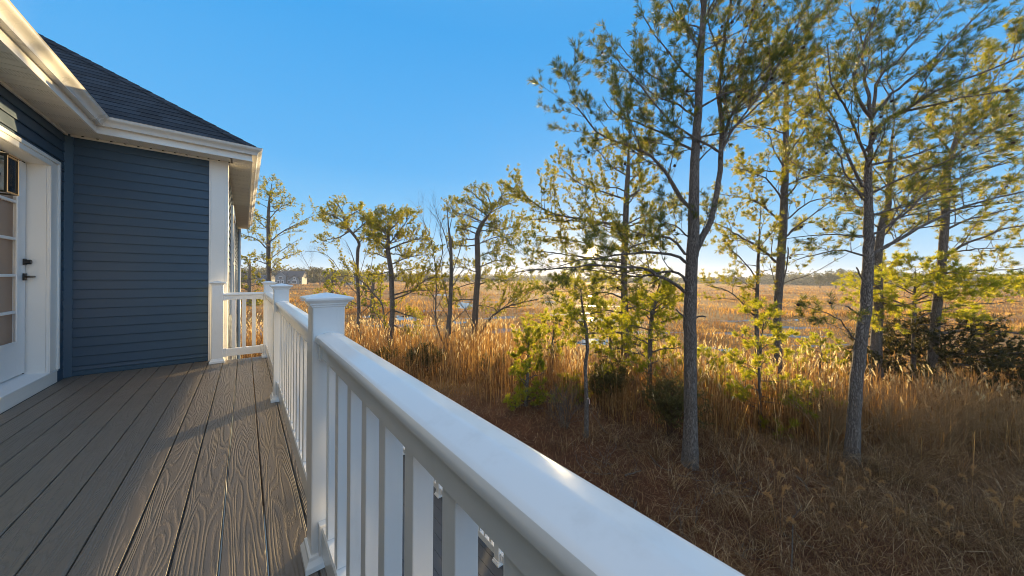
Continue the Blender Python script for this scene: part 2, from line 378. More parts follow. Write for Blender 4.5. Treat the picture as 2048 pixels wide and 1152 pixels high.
while k * st < T * 1.0:
    a, b = k * st, k * st + st * 1.25
    def hp(t, side, lift):
        w = .125
        base = np.array([EXR - t, EY + t, RZ + KP * t + lift])
        if side < 0: return base + np.array([-w, 0, -.000])
        if side > 0: return base + np.array([0, w, -.000])
        return base
    s.add([hp(a, -1, .016), hp(a, 0, .020), hp(a, 1, .016), hp(b, 1, .009), hp(b, 0, .012), hp(b, -1, .009), hp(a, -1, .006), hp(a, 0, .009), hp(a, 1, .006)],
          [(0, 1, 4, 5), (1, 2, 3, 4), (6, 7, 1, 0), (7, 8, 2, 1)])
    k += 1
s.build('hip_cap', M['shingle'], roof)
# door: casing, jambs, leaf, glass lites, hardware, threshold
CXF = WX + .02
s = MB()
for ya, yb in ((DY1, DY1 + .19), (DY0 - .19, DY0)):
    inner = yb if ya < DY0 - .01 else ya
    s.box(WX + .0005, CXF, ya, yb, .135, DTOP + .085)
    oy = (yb - .035, yb) if ya == DY1 else (ya, ya + .035)
    s.box(CXF, CXF + .016, oy[0], oy[1], .135, DTOP + .085)
    iy = (ya, ya + .05) if ya == DY1 else (yb - .05, yb)
    s.box(CXF, CXF + .007, iy[0], iy[1], .135, DTOP)
s.box(WX + .0005, CXF - .0008, DY0, DY1, DTOP, DTOP + .085)
s.box(CXF, CXF + .0153, DY0 - .155, DY1 + .155, DTOP + .05, DTOP + .0847)
s.box(CXF, CXF + .0066, DY0 - .05, DY1 + .05, DTOP + .0008, DTOP + .05)
s.build('door_casing', M['trim'], house, .003)
s = MB(); JX = -1.622
s.box(JX, WX, DY1, DY1 + .02, .135, DTOP + .02); s.box(JX, WX, DY0 - .02, DY0, .135, DTOP + .02); s.box(JX, WX, DY0, DY1, DTOP, DTOP + .02)
s.build('door_jamb', M['trim'], house, .002)
s = MB(); s.box(JX - .02, JX, DY1 - .012, DY1 + .01, .15, DTOP); s.box(JX - .02, JX, DY0, DY1, DTOP - .012, DTOP + .01); s.build('weatherstrip', M['dark'], house)
door = MB(); LX0, LX1 = -1.655, -1.612
ya, yb, za, zb = DY0 + .012, DY1 - .014, .168, DTOP - .014
gy0, gy1, gz0, gz1 = ya + .16, yb - .155, .47, 2.10
door.box(LX0, LX1, ya, gy0, za, zb); door.box(LX0, LX1, gy1, yb, za, zb); door.box(LX0, LX1, gy0, gy1, za, gz0); door.box(LX0, LX1, gy0, gy1, gz1, zb)
for (p, q, r_, t_) in ((gy0, gy0 + .02, gz0, gz1), (gy1 - .02, gy1, gz0, gz1), (gy0 + .02, gy1 - .02, gz0, gz0 + .02), (gy0 + .02, gy1 - .02, gz1 - .02, gz1)): door.box(LX1 - .002, LX1 + .010, p, q, r_, t_)
do = door.build('door', M['door'], house, .003)
for z in (.757, 1.091, 1.425, 1.762): s = MB(); s.box(LX1 - .02, LX1 + .004, gy0 + .02, gy1 - .02, z - .013, z + .013); s.build('muntin', M['door'], do, .004)
subsub = lambda o, par: sub(par, o)
s = MB(); s.box(LX1 - .026, LX1 - .021, gy0, gy1, gz0, gz1); subsub(s.build('pane', M['pane'], None), do)
s = MB(); s.box(LX1, LX1 + .012, 5.262, 5.312, 1.19, 1.25); s.tube([(LX1 + .012, 5.287, 1.22), (LX1 + .042, 5.287, 1.22)], .022, 14); subsub(s.build('deadbolt', M['black'], None, .003), do)
s = MB(); s.box(LX1, LX1 + .012, 5.262, 5.312, 1.045, 1.112); s.tube([(LX1 + .012, 5.287, 1.08), (LX1 + .055, 5.287, 1.08)], .010, 12); s.box(LX1 + .048, LX1 + .064, 5.175, 5.296, 1.072, 1.090); subsub(s.build('handle', M['black'], None, .003), do)
s = MB(); s.box(JX - .03, WX + .02, DY0 - .19, DY1 + .19, .0, .118); s.build('door_step', M['trim'], house, .004)
s = MB(); s.add([(JX - .03, DY0 - .185, .1182), (WX + .028, DY0 - .185, .1182), (WX + .028, DY0 - .185, .132), (JX - .03, DY0 - .185, .160),
                 (JX - .03, DY1 + .185, .1182), (WX + .028, DY1 + .185, .1182), (WX + .028, DY1 + .185, .132), (JX - .03, DY1 + .185, .160)],
                [(0, 1, 2, 3), (7, 6, 5, 4), (0, 4, 5, 1), (1, 5, 6, 2), (2, 6, 7, 3), (3, 7, 4, 0)]); s.build('door_sill', M['door'], house, .002)

# wall lantern beside the door
LYc, LXc = 4.10, -1.375
lan = empty('wall_lantern', (WX + .015, LYc, 1.9), 'bronze framed glass wall lantern with a clear bulb next to the white door', 'lamp')
hw = .072; z0, z1 = 1.68, 1.945
s = MB(); s.box(WX + .0145, WX + .035, LYc - .055, LYc + .055, 1.72, 2.06); s.build('back_plate', M['bronze'], lan, .004)
s = MB(); s.tube([(WX + .035, LYc, 2.0), (LXc - .02, LYc, 2.02), (LXc, LYc, 2.0), (LXc, LYc, z1 + .012)], .009, 10); s.build('arm', M['bronze'], lan, smooth=True)
s = MB()
for sx in (-1, 1):
    for sy in (-1, 1):
        s.box(LXc + sx * hw - .007, LXc + sx * hw + .007, LYc + sy * hw - .007, LYc + sy * hw + .007, z0, z1)
for z in (z0, z1 - .012):
    for sg in (-1, 1):
        s.box(LXc - hw + .007, LXc + hw - .007, LYc + sg * hw - .006, LYc + sg * hw + .006, z, z + .012); s.box(LXc + sg * hw - .006, LXc + sg * hw + .006, LYc - hw + .007, LYc + hw - .007, z, z + .012)
s.build('lantern_frame', M['bronze'], lan, .0015)
s = MB(); s.loft([[(LXc + a * q, LYc + b * q, z) for a, b in ((-1, -1), (1, -1), (1, 1), (-1, 1))] for q, z in ((.088, z1), (.088, z1 + .008), (.03, z1 + .03))]); s.build('lantern_cap', M['bronze'], lan, .001)
s = MB()
for sg in (-1, 1):
    s.box(LXc - hw + .008, LXc + hw - .008, LYc + sg * hw - .0015, LYc + sg * hw + .0015, z0 + .013, z1 - .013); s.box(LXc + sg * hw - .0015, LXc + sg * hw + .0015, LYc - hw + .008, LYc + hw - .008, z0 + .013, z1 - .013)
s.build('glass_pane', M['clear'], lan)
s = MB(); s.tube([(LXc, LYc, z1), (LXc, LYc, z1 - .06)], [.017, .017], 12); s.build('socket', M['brass'], lan, smooth=False)
s = MB(); s.tube([(LXc, LYc, z1 - .06), (LXc, LYc, z1 - .08), (LXc, LYc, z1 - .12), (LXc, LYc, z1 - .16), (LXc, LYc, z1 - .18)], [.012, .016, .027, .022, .004], 14); s.build('bulb', M['clear'], lan, smooth=True)

# ------------------------------------------------------------------ balcony deck
deck = empty('balcony_deck', (-.6, 2.5, -.14), 'brown grey wood grain composite balcony floor running up to the blue wall', 'deck')
s = MB(); kk = 0
DYA, DYB = -2.4, 5.70
while True:
    x1 = DX0 - kk * PITCH - .0025; x0 = x1 - PITCH + .005
    if x1 < WX + .02: break
    x0 = max(x0, WX + .022 if True else x0)
    ye = 5.705 if x1 < RX + .03 else 5.615
    if x0 < RX - .16: ye = 5.716
    rings = []
    pr = [(x0, -.025), (x0, -.004), (x0 + .003, 0), (x1 - .003, 0), (x1, -.004), (x1, -.025)]
    s = MB(); s.loft([[(x, DYA, z) for x, z in pr], [(x, ye, z) for x, z in pr]]); kk += 1; s.build('floor_board', M['deck'], deck)
s = MB(); pr = [(DX0 + .0025, -.025), (DX0 + .0025, -.004), (DX0 + .0055, 0), (.352, 0), (.356, -.004), (.356, -.025)]
s.loft([[(x, DYA, z) for x, z in pr], [(x, 5.615, z) for x, z in pr]]); s.build('border_board', M['deck'], deck)
s = MB(); s.box(.325, .345, DYA, 5.60, -.28, -.027); s.box(RX + .03, .345, 5.585, 5.605, -.28, -.0275); s.build('rim_board', M['trim'], deck, .003)
for px_, py_ in ((.30, 5.45), (.30, 1.46), (.30, -1.9)): s = MB(); s.box(px_ - .09, px_ + .045, py_ - .07, py_ + .07, -3.6, -.262); s.build('support_post', M['trim'], deck, .004)
# ------------------------------------------------------------------ white railings
RCX = .25
rail = empty('balcony_railing', (RCX, 3.0, 0), 'white vinyl balcony railing with capped posts and square balusters beside the brown deck', 'railing')
def sq(c, h, z): return [(c[0] - h, c[1] - h, z), (c[0] + h, c[1] - h, z), (c[0] + h, c[1] + h, z), (c[0] - h, c[1] + h, z)]
def post(c, root, base=0.0, top=1.0, capz=.983):
    mb = MB(); mb.loft([sq(c, .055, base), sq(c, .055, base + capz + .005)]); po = mb.build('post', M['white'], root, .004)
    def up(mb, name):
        return mb.build(name, M['white'], po, .0015)
    mb = MB(); z = base + capz
    mb.loft([sq(c, h, z + dz) for h, dz in ((.0565, 0), (.0595, .002), (.0600, .008), (.0645, .010), (.0650, .016), (.0720, .021), (.0800, .027), (.0815, .029), (.0815, .036), (.076, .0385), (.004, .054))]); up(mb, 'post_cap')
    mb = MB(); mb.loft([sq(c, h, base + dz) for h, dz in ((.0745, .0005), (.0745, .022), (.071, .028), (.064, .040), (.0625, .052), (.0565, .055))]); up(mb, 'post_skirt')
    return po
LOAF = [(-.043, .853), (-.0465, .856), (-.0475, .862), (-.0465, .870), (-.0435, .8755), (-.0385, .8788), (-.034, .8798), (-.006, .8868), (0, .8874), (.006, .8868), (.034, .8798), (.0385, .8788), (.0435, .8755), (.0465, .870), (.0475, .862), (.0465, .856), (.043, .853), (.034, .850), (.0305, .846),
        (.029, .797), (.026, .795), (-.026, .795), (-.029, .797), (-.0305, .846), (-.034, .850)]
FOOT = [(-.024, .066), (.024, .066), (.026, .068), (.026, .155), (.022, .163), (-.022, .163), (-.026, .155), (-.026, .068)]
def section(root, a, b, nb, base=0.0, sp=None, mat='white', simple=False):
    """rails and balusters between the faces of two posts (plan points a, b)"""
    a = np.array(a, float); b = np.array(b, float); d = b - a; Ln = np.linalg.norm(d); d /= Ln; n = np.array([d[1], -d[0]])
    def ring(p, prof): return [(p[0] + n[0] * o, p[1] + n[1] * o, base + z) for o, z in prof]
    mb = MB(); mb.loft([ring(a, LOAF), ring(b, LOAF)]); tr = mb.build('top_rail', M[mat], root, 0, smooth=False)
    try: tr.data.set_sharp_from_angle(angle=.42); tr.data.polygons.foreach_set('use_smooth', np.ones(len(tr.data.polygons), dtype=bool))
    except Exception: pass
    mb = MB(); mb.loft([ring(a, FOOT), ring(b, FOOT)]); mb.build('bottom_rail', M[mat], root)
    for end, sg in ((a, 1), (b, -1)):
        mb = MB(); p, q = end, end + d * .032 * sg
        mb.loft([ring(p, [(-.036, .785), (.036, .785), (.036, .845), (-.036, .845)]), ring(q, [(-.036, .785), (.036, .785), (.036, .845), (-.036, .845)])])
        mb.build('rail_bracket', M[mat], root, .003); mb = MB()
        mb.loft([ring(p, [(-.033, .060), (.033, .060), (.033, .172), (-.033, .172)]), ring(q, [(-.033, .060), (.033, .060), (.033, .172), (-.033, .172)])])
        mb.build('rail_bracket', M[mat], root, .003)
    ss = sp if sp is not None else [Ln * (i + 1) / (nb + 1) for i in range(nb)]
    h = .020
    for t in ss:
        p = a + d * t
        mb = MB(); mb.loft([[tuple((p + d * (u * h) + n * (v * h)).tolist()) + (base + z,) for u, v in ((-1, -1), (1, -1), (1, 1), (-1, 1))] for z in (.1635, .7945)]); mb.build('baluster', M[mat], root, .002, 2)
PY = (5.55, 3.555, 1.46, -.66)
for y in PY: post((RCX, y), rail)
HP = .055
section(rail, (RCX, PY[0] - HP), (RCX, PY[1] + HP), 12)
section(rail, (RCX, PY[1] - HP), (RCX, PY[2] + HP), 13)
section(rail, (RCX, PY[2] - HP), (RCX, PY[3] + HP), 0, sp=[PY[2] - HP - y for y in (1.312, 1.163, 1.004, .855, .717, .568, .420, .271, .122, -.027, -.176, -.325, -.474)])
# short return to the house
post((-.268, 5.55), rail)
section(rail, (-.268 + HP, 5.55), (RCX - HP, 5.55), 3)

# ------------------------------------------------------------------ lower deck seen between the balusters
LZ = -2.9
low = empty('lower_deck', (1.7, 3.5, LZ), 'dark grey plank lower deck seen through the balusters below', 'deck')
x = .45
while x < 2.95: s = MB(); s.box(x, x + .138, -3, 9.2, LZ - .025, LZ); x += .1435; s.build('floor_board', M['greydeck'], low)
s = MB(); s.box(2.87, 2.89, -3, 9.2, LZ - .3, LZ - .026); s.box(.45, 2.87, 9.18, 9.2, LZ - .3, LZ - .026); s.build('rim_board', M['trim'], low)
for yy in (-2.9, 0, 3, 6, 9): s = MB(); s.box(2.6, 2.75, yy, yy + .14, -3.6, LZ - .0265); s.build('support_post', M['trim'], low)
lrail = empty('lower_railing', (2.78, 3.5, LZ), 'white railing round the lower deck glimpsed through the balusters', 'railing')
LY = (9.0, 7.2, 5.4, 3.6, 1.8)
for y in LY: post((2.78, y), lrail, LZ)
for i in range(len(LY) - 1): section(lrail, (2.78, LY[i] - HP), (2.78, LY[i + 1] + HP), 11, LZ)
post((.75, 9.0), lrail, LZ); section(lrail, (.75 + HP, 9.0), (2.78 - HP, 9.0), 12, LZ)

# ================================================================== the landscape
def ground_mat():
    t = NT('ground'); p = t.pos(); sp = t.n('ShaderNodeSeparateXYZ'); t.l(p, sp.inputs[0])
    ln = t.n('ShaderNodeVectorMath'); ln.operation = 'LENGTH'; t.l(p, ln.inputs[0])
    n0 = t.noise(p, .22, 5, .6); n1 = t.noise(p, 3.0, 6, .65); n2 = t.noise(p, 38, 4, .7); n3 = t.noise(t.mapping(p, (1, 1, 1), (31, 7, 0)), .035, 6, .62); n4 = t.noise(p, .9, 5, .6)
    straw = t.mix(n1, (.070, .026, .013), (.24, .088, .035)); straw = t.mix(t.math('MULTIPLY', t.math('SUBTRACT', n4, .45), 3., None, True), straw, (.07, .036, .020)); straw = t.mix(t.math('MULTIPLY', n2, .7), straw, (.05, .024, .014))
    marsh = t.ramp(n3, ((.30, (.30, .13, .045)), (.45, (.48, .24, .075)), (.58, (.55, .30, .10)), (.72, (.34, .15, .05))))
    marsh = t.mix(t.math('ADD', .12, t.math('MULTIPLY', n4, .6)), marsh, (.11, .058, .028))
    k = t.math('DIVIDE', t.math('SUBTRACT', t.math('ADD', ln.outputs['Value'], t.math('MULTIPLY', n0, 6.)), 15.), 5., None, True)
    h = t.math('ADD', n1, t.math('MULTIPLY', n2, .6))
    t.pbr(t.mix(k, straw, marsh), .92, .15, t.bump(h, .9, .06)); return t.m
M['ground'] = ground_mat()
# one sheet, polar rings out to the horizon
nr, na = 150, 260
rr = np.concatenate([[0.01], np.geomspace(.8, 3000, nr - 1)])
V = np.zeros((nr, na, 3)); ang = np.linspace(0, 2 * PI, na, endpoint=False)
V[:, :, 0] = rr[:, None] * np.cos(ang); V[:, :, 1] = rr[:, None] * np.sin(ang)
def lump(x, y): return .06 * np.sin(1.7 * x + .9 * np.sin(1.3 * y)) * np.sin(1.5 * y + 1.1 * np.sin(.8 * x)) + .03 * np.sin(4.1 * x + 2 * np.sin(3.1 * y)) + .03 * np.sin(3.7 * y + 1.3)
fade = np.clip((16 - rr) / 6, 0, 1)[:, None]
def gheight(x, y):
    r = np.hypot(x, y); return GZ + np.clip((16 - r) / 6, 0, 1) * (lump(x, y) + .05)
V[:, :, 2] = GZ + fade * (lump(V[:, :, 0], V[:, :, 1]) + .05)
i0 = (np.arange(nr - 1)[:, None] * na + np.arange(na)[None, :]); i1 = (np.arange(nr - 1)[:, None] * na + (np.arange(na)[None, :] + 1) % na)
Q = np.stack([i0, i0 + na, i1 + na, i1], -1).reshape(-1, 4)
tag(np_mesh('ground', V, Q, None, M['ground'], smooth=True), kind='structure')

# tidal pools
def water():
    t = NT('marsh_water'); p = t.pos(); t.pbr((.02, .024, .026), .045, .6, t.bump(t.noise(t.mapping(p, (1, 1, 1)), 5, 3, .5), .02, .02)); return t.m
M['water'] = water()
POOLS = [(1192, 684, 40, 6.5), (1195, 640, 48, 4.0), (1275, 645, 22, 2.4), (1412, 697, 20, 4), (1452, 701, 13, 4), (747, 634, 20, 4.0), (815, 637, 28, 4.6), (797, 633, 14, 2), (931, 611, 18, 6), (917, 645, 15, 2.2), (1030, 598, 6, 3.0),
         (490, 662, 46, 12), (1175, 592, 9, 1.4), (1240, 588, 20, 1.0), (1100, 604, 12, 1.4), (1330, 614, 14, 1.5), (720, 645, 9, 2.4), (1580, 640, 22, 1.4), (880, 590, 16, 1.3), (1725, 690, 14, 2)]
pools = []
for k, (px, py, ax, ay) in enumerate(POOLS):
    vs = []
    for i in range(40):
        a = 2 * PI * i / 40; q = 1 + .22 * math.sin(3 * a + k) + .12 * math.sin(7 * a + 2 * k)
        g = G(px + ax * q * math.cos(a), py + ay * q * math.sin(a)); vs.append((g[0], g[1], GZ + .012))
    mb = MB(); mb.add(vs, [tuple(range(40))]); o = mb.build('marsh_pool', M['water']); o['kind'] = 'structure'; pools.append(np.array(vs))

M['clump_shade'] = plain('clump_shade_brown', (.060, .036, .022), .35, .5, .4, 2.5, 12, .5)  # dark brown strips painting the shadow streaks of the grass clumps
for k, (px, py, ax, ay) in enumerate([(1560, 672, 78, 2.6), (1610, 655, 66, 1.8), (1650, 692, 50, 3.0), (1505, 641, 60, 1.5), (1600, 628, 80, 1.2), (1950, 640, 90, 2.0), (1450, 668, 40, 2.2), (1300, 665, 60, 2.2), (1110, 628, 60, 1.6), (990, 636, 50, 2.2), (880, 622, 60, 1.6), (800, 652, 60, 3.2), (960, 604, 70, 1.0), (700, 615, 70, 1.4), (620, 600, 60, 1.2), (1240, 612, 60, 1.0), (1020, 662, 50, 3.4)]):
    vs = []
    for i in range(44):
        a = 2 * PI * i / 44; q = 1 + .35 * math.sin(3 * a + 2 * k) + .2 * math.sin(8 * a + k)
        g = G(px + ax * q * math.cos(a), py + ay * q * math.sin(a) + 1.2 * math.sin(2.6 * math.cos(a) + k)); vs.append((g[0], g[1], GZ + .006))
    mb = MB(); mb.add(vs, [tuple(range(44))]); o = mb.build('shadow_streak', M['clump_shade']); o['kind'] = 'structure'; pools.append(np.array(vs))

# ------------------------------------------------------------------ grass, reeds, litter (nobody could count them)
def inside(pts, poly):
    x, y = pts[:, 0], pts[:, 1]; r = np.zeros(len(pts), bool); n = len(poly); j = n - 1
    for i in range(n):
        xi, yi, xj, yj = poly[i][0], poly[i][1], poly[j][0], poly[j][1]
        r ^= ((yi > y) != (yj > y)) & (x < (xj - xi) * (y - yi) / (yj - yi + 1e-12) + xi); j = i
    return r
def grow(px, d):                                      # ground positions at depth d under picture columns px
    A = (px - CX) / FPX
    return np.stack([d * (AF[0] + A * CR[0]), d * (AF[1] + A * CR[1])], 1)
def unit(v): return v / np.maximum(np.linalg.norm(v, axis=1, keepdims=True), 1e-9)
def blades(pos, z, h, w, lean, bend, two=True):
    """thin bent grass blades: a quad and a tip triangle each"""
    n = len(pos); a = RNG.uniform(0, 2 * PI, n); side = np.stack([np.cos(a), np.sin(a), np.zeros(n)], 1)
    b = RNG.uniform(0, 2 * PI, n); ld = np.stack([np.cos(b), np.sin(b), np.zeros(n)], 1)
    p0 = np.concatenate([pos, np.broadcast_to(z, (n,))[:, None]], 1); up = np.array([0, 0, 1.])
    p1 = p0 + ld * (lean * h * .5)[:, None] + up * (h * .55)[:, None]
    p2 = p0 + ld * ((lean + bend) * h)[:, None] + up * (h * (1 - .45 * bend))[:, None]
    s = side * (w / 2)[:, None]
    V = np.stack([p0 - s, p0 + s, p1 + s * .8, p1 - s * .8, p2], 1).reshape(-1, 3)
    i = np.arange(n)[:, None] * 5
    return V, np.concatenate([i, i + 1, i + 2, i + 3], 1), np.concatenate([i + 3, i + 2, i + 4], 1)
def marsh_mat():
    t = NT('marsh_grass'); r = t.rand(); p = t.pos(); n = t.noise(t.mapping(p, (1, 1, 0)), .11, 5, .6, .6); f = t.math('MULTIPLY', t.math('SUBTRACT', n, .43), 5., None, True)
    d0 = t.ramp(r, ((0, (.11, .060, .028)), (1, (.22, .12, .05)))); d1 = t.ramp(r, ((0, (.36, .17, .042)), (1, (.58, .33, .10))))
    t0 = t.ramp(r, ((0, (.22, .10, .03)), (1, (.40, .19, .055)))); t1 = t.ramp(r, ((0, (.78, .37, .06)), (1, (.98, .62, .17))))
    d = t.n('ShaderNodeBsdfPrincipled'); t.l(t.mix(f, d0, d1), d.inputs['Base Color']); d.inputs['Roughness'].default_value = .7; d.inputs['Specular IOR Level'].default_value = .15
    tr = t.n('ShaderNodeBsdfTranslucent'); t.l(t.mix(f, t0, t1), tr.inputs[0]); mx = t.n('ShaderNodeMixShader'); mx.inputs[0].default_value = .5
    t.l(d.outputs[0], mx.inputs[1]); t.l(tr.outputs[0], mx.inputs[2]); t.l(mx.outputs[0], t.out.inputs[0]); return t.m
M['marsh'] = marsh_mat()
M['straw'] = leafy('pine_straw', ((0, (.05, .020, .010)), (.5, (.19, .07, .028)), (.88, (.40, .19, .085)), (1, (.74, .52, .32))), ((0, (.06, .03, .01)), (1, (.22, .11, .04))), .25)
M['dry'] = leafy('dry_grass', ((0, (.07, .036, .018)), (.5, (.24, .125, .055)), (.82, (.48, .30, .14)), (1, (.84, .64, .38))), ((0, (.20, .10, .03)), (1, (.55, .32, .12))), .4)
M['weed'] = leafy('dried_weed', ((0, (.32, .17, .07)), (1, (.62, .40, .20))), ((0, (.55, .28, .08)), (1, (.85, .52, .20))), .5)
M['reed'] = leafy('reed_stem', ((0, (.12, .065, .03)), (.5, (.34, .18, .068)), (.85, (.56, .35, .15)), (1, (.74, .54, .30))), ((0, (.22, .11, .035)), (.5, (.66, .34, .085)), (1, (.98, .60, .16))), .45)
M['plume'] = leafy('reed_plume', ((0, (.50, .36, .18)), (1, (.70, .54, .30))), ((0, (.92, .70, .32)), (1, (1., .88, .55))), .6)
# marsh grass
hg0 = CH - GZ; n = 190000
d = np.exp(RNG.uniform(math.log(12.5), math.log(300), n)); px = RNG.uniform(380, 2350, n); pos = grow(px, d)
keep = np.ones(n, bool)
for pl in pools:
    c = pl.mean(0); R_ = np.hypot(*(pl[:, :2] - c[:2]).T).max() * 1.05
    near = np.hypot(*(pos - c[:2]).T) < R_
    idx = np.where(near)[0]
    if len(idx): keep[idx[inside(pos[idx], pl)]] = False
    # keep the line of sight over the near bank open
    dc = (pos[:, 0] * AF[0] + pos[:, 1] * AF[1]); 
patch = np.sin(pos[:, 0] * .21 + 1.7 * np.sin(pos[:, 1] * .13)) * np.sin(pos[:, 1] * .17 + 1.3 * np.sin(pos[:, 0] * .11))
dens = np.clip(.62 + .5 * patch, .12, 1)
keep &= RNG.random(n) < dens
pos, dd = pos[keep], d[keep]; n = len(pos)
pt2 = np.sin(pos[:, 0] * .52 + 2.1 * np.sin(pos[:, 1] * .23) + .7) * np.sin(pos[:, 1] * .61 + 1.9 * np.sin(pos[:, 0] * .19)) + .6 * np.sin(pos[:, 0] * .13 + 1.5 * np.sin(pos[:, 1] * .09))
h = RNG.uniform(.10, .26, n) * (1 + .5 * patch[keep].clip(0) + 1.7 * pt2.clip(0)); w = .012 + dd * .0011
h *= np.clip(dd / 30, .75, 1.4)
pxk = px[keep]
for (qx, qy, ax, ay) in POOLS:                        # low mud banks on the near side of the pools
    dq = hg0 * FPX / (qy - ay - HY); h[(RNG.random(len(h)) * 1.1 > ((pxk - qx) / ax) ** 2) & (np.abs(pxk - qx) < ax * 1.1) & (dd < dq) & (RNG.random(len(h)) > (dq - dd) / (dq * dq * .014))] *= .25
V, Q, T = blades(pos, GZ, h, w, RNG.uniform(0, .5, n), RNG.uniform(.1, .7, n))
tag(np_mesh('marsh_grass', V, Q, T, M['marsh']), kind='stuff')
# reeds
XF = [380, 700, 800, 1000, 1150, 1300, 1400, 1600, 1750, 2048, 2400]; YF = [770, 775, 785, 818, 838, 860, 880, 908, 898, 915, 930]
XB = [380, 600, 1000, 1100, 1150, 1300, 1450, 1600, 1800, 2048, 2400]; YB_ = [694, 698, 700, 728, 756, 764, 790, 800, 818, 826, 836]
hg = CH - GZ
def reed_zone(n, x0, x1, edge=.0):
    px = RNG.uniform(x0, x1, n); df = hg * FPX / (np.interp(px, XF, YF) - HY); db = hg * FPX / (np.interp(px, XB, YB_) - HY)
    u = RNG.random(n); d = np.sqrt(df ** 2 + u * (db ** 2 - df ** 2)); d += RNG.normal(0, .3, n) + np.where(u > .7, RNG.exponential(1.3, n), 0); return px, d, u
n = 25000
px, d, u = reed_zone(n, 420, 2300); wgt = np.clip(d / 14, .35, 1.2)
pos = grow(px, d); cl = np.sin(pos[:, 0] * 1.9 + 1.4 * np.sin(pos[:, 1] * 1.3)) * np.sin(pos[:, 1] * 2.1)
k = (RNG.random(n) < np.clip(.50 + .85 * cl, .06, 1) * np.clip(.35 + u * 3.5, 0, 1)); pos, d, px, u = pos[k], d[k], px[k], u[k]; n = len(pos)
hv = np.sin(pos[:, 0] * .9 + 1.2 * np.sin(pos[:, 1] * .8)) * np.sin(pos[:, 1] * 1.1 + pos[:, 0] * .4)
H_ = (RNG.normal(1.42, .36, n) + .28 * hv).clip(.45, 2.3) * np.interp(px, [400, 1000, 1400, 1700, 2100], [.98, .95, .90, .86, .82]) * np.interp(px, [1080, 1150, 1240, 1300], [1, .82, .82, 1]); H_ *= np.where(u < .12, RNG.uniform(.45, 1, n), 1)
a = RNG.uniform(0, 2 * PI, n); ld = np.stack([np.cos(a), np.sin(a), np.zeros(n)], 1); lean = np.abs(RNG.normal(0, .10, n)) + np.where(RNG.random(n) < .10, RNG.uniform(.2, .9, n), 0); up = np.array([0, 0, 1.])
p0 = np.concatenate([pos, np.full((n, 1), GZ - .02)], 1); top = p0 + ld * (lean * H_)[:, None] + up * H_[:, None]
va = RNG.uniform(0, 2 * PI, n); side = np.stack([np.cos(va), np.sin(va), np.zeros(n)], 1)
Vs, Qs, Ts, qm, tm = [], [], [], [], []; off = 0
def emit(V, Q, T, m):
    global off
    Vs.append(V)
    if Q is not None: Qs.append(Q + off); qm.append(np.full(len(Q), m))
    if T is not None: Ts.append(T + off); tm.append(np.full(len(T), m))
    off += len(V)
sw = RNG.uniform(.005, .0095, n)[:, None] * side
V = np.stack([p0 - sw, p0 + sw, top + sw * .6, top - sw * .6], 1).reshape(-1, 3); i = np.arange(n)[:, None] * 4
emit(V, np.concatenate([i, i + 1, i + 2, i + 3], 1), None, 0)
side2 = np.stack([-side[:, 1], side[:, 0], side[:, 2]], 1); sw = RNG.uniform(.005, .0095, n)[:, None] * side2
V = np.stack([p0 - sw, p0 + sw, top + sw * .6, top - sw * .6], 1).reshape(-1, 3)
emit(V, np.concatenate([i, i + 1, i + 2, i + 3], 1), None, 0)
for q in range(3):                                    # dry leaves
    m_ = RNG.random(n) < .8; ii = np.where(m_)[0]; nn = len(ii)
    f_ = RNG.uniform(.18, .92, nn)[:, None]; b0 = p0[ii] * (1 - f_) + top[ii] * f_
    aa = RNG.uniform(0, 2 * PI, nn); o_ = np.stack([np.cos(aa), np.sin(aa), np.zeros(nn)], 1); ln_ = RNG.uniform(.12, .38, nn)[:, None]
    b1 = b0 + o_ * ln_ * .5 + up * ln_ * RNG.uniform(.2, .6, (nn, 1)); b2 = b1 + o_ * ln_ * .5 - up * ln_ * RNG.uniform(-.1, .7, (nn, 1))
    s_ = np.cross(o_, up) * RNG.uniform(.004, .009, (nn, 1))
    V = np.stack([b0 - s_ * .6, b0 + s_ * .6, b1 + s_, b1 - s_, b2], 1).reshape(-1, 3); j = np.arange(nn)[:, None] * 5
    emit(V, np.concatenate([j, j + 1, j + 2, j + 3], 1), np.concatenate([j + 3, j + 2, j + 4], 1), 0)
ii = np.where((H_ > 1.15) & (RNG.random(n) < np.clip(.05 + .55 * u, 0, .6) * np.interp(px, [400, 1000, 1500, 1700, 2000], [1, 1, .8, .4, .2])))[0]    # feathery seed plumes
for q in range(12):
    nn = len(ii); f_ = (q / 12) * .9
    ph = RNG.uniform(.18, .34, nn)[:, None]
    dr = unit(ld[ii] * .35 + up + RNG.normal(0, .05, (nn, 3)))
    b0 = top[ii] - up * .02 + dr * ph * f_
    aa = RNG.uniform(0, 2 * PI, nn); o_ = np.stack([np.cos(aa), np.sin(aa), np.zeros(nn)], 1)
    wd = (.032 * math.sin(PI * (.18 + .75 * q / 12)) + .008)
    tip = b0 + (o_ * .55 + ld[ii] * .5 + dr * 1.5) * wd * 1.5; s_ = np.cross(o_, dr) * wd * .36
    V = np.stack([b0 - s_, b0 + s_, tip], 1).reshape(-1, 3); emit(V, None, np.arange(nn * 3).reshape(-1, 3), 1)
tag(np_mesh('reed_bed', np.concatenate(Vs), np.concatenate(Qs), np.concatenate(Ts), [M['reed'], M['plume']], np.concatenate(qm), np.concatenate(tm)), kind='stuff')
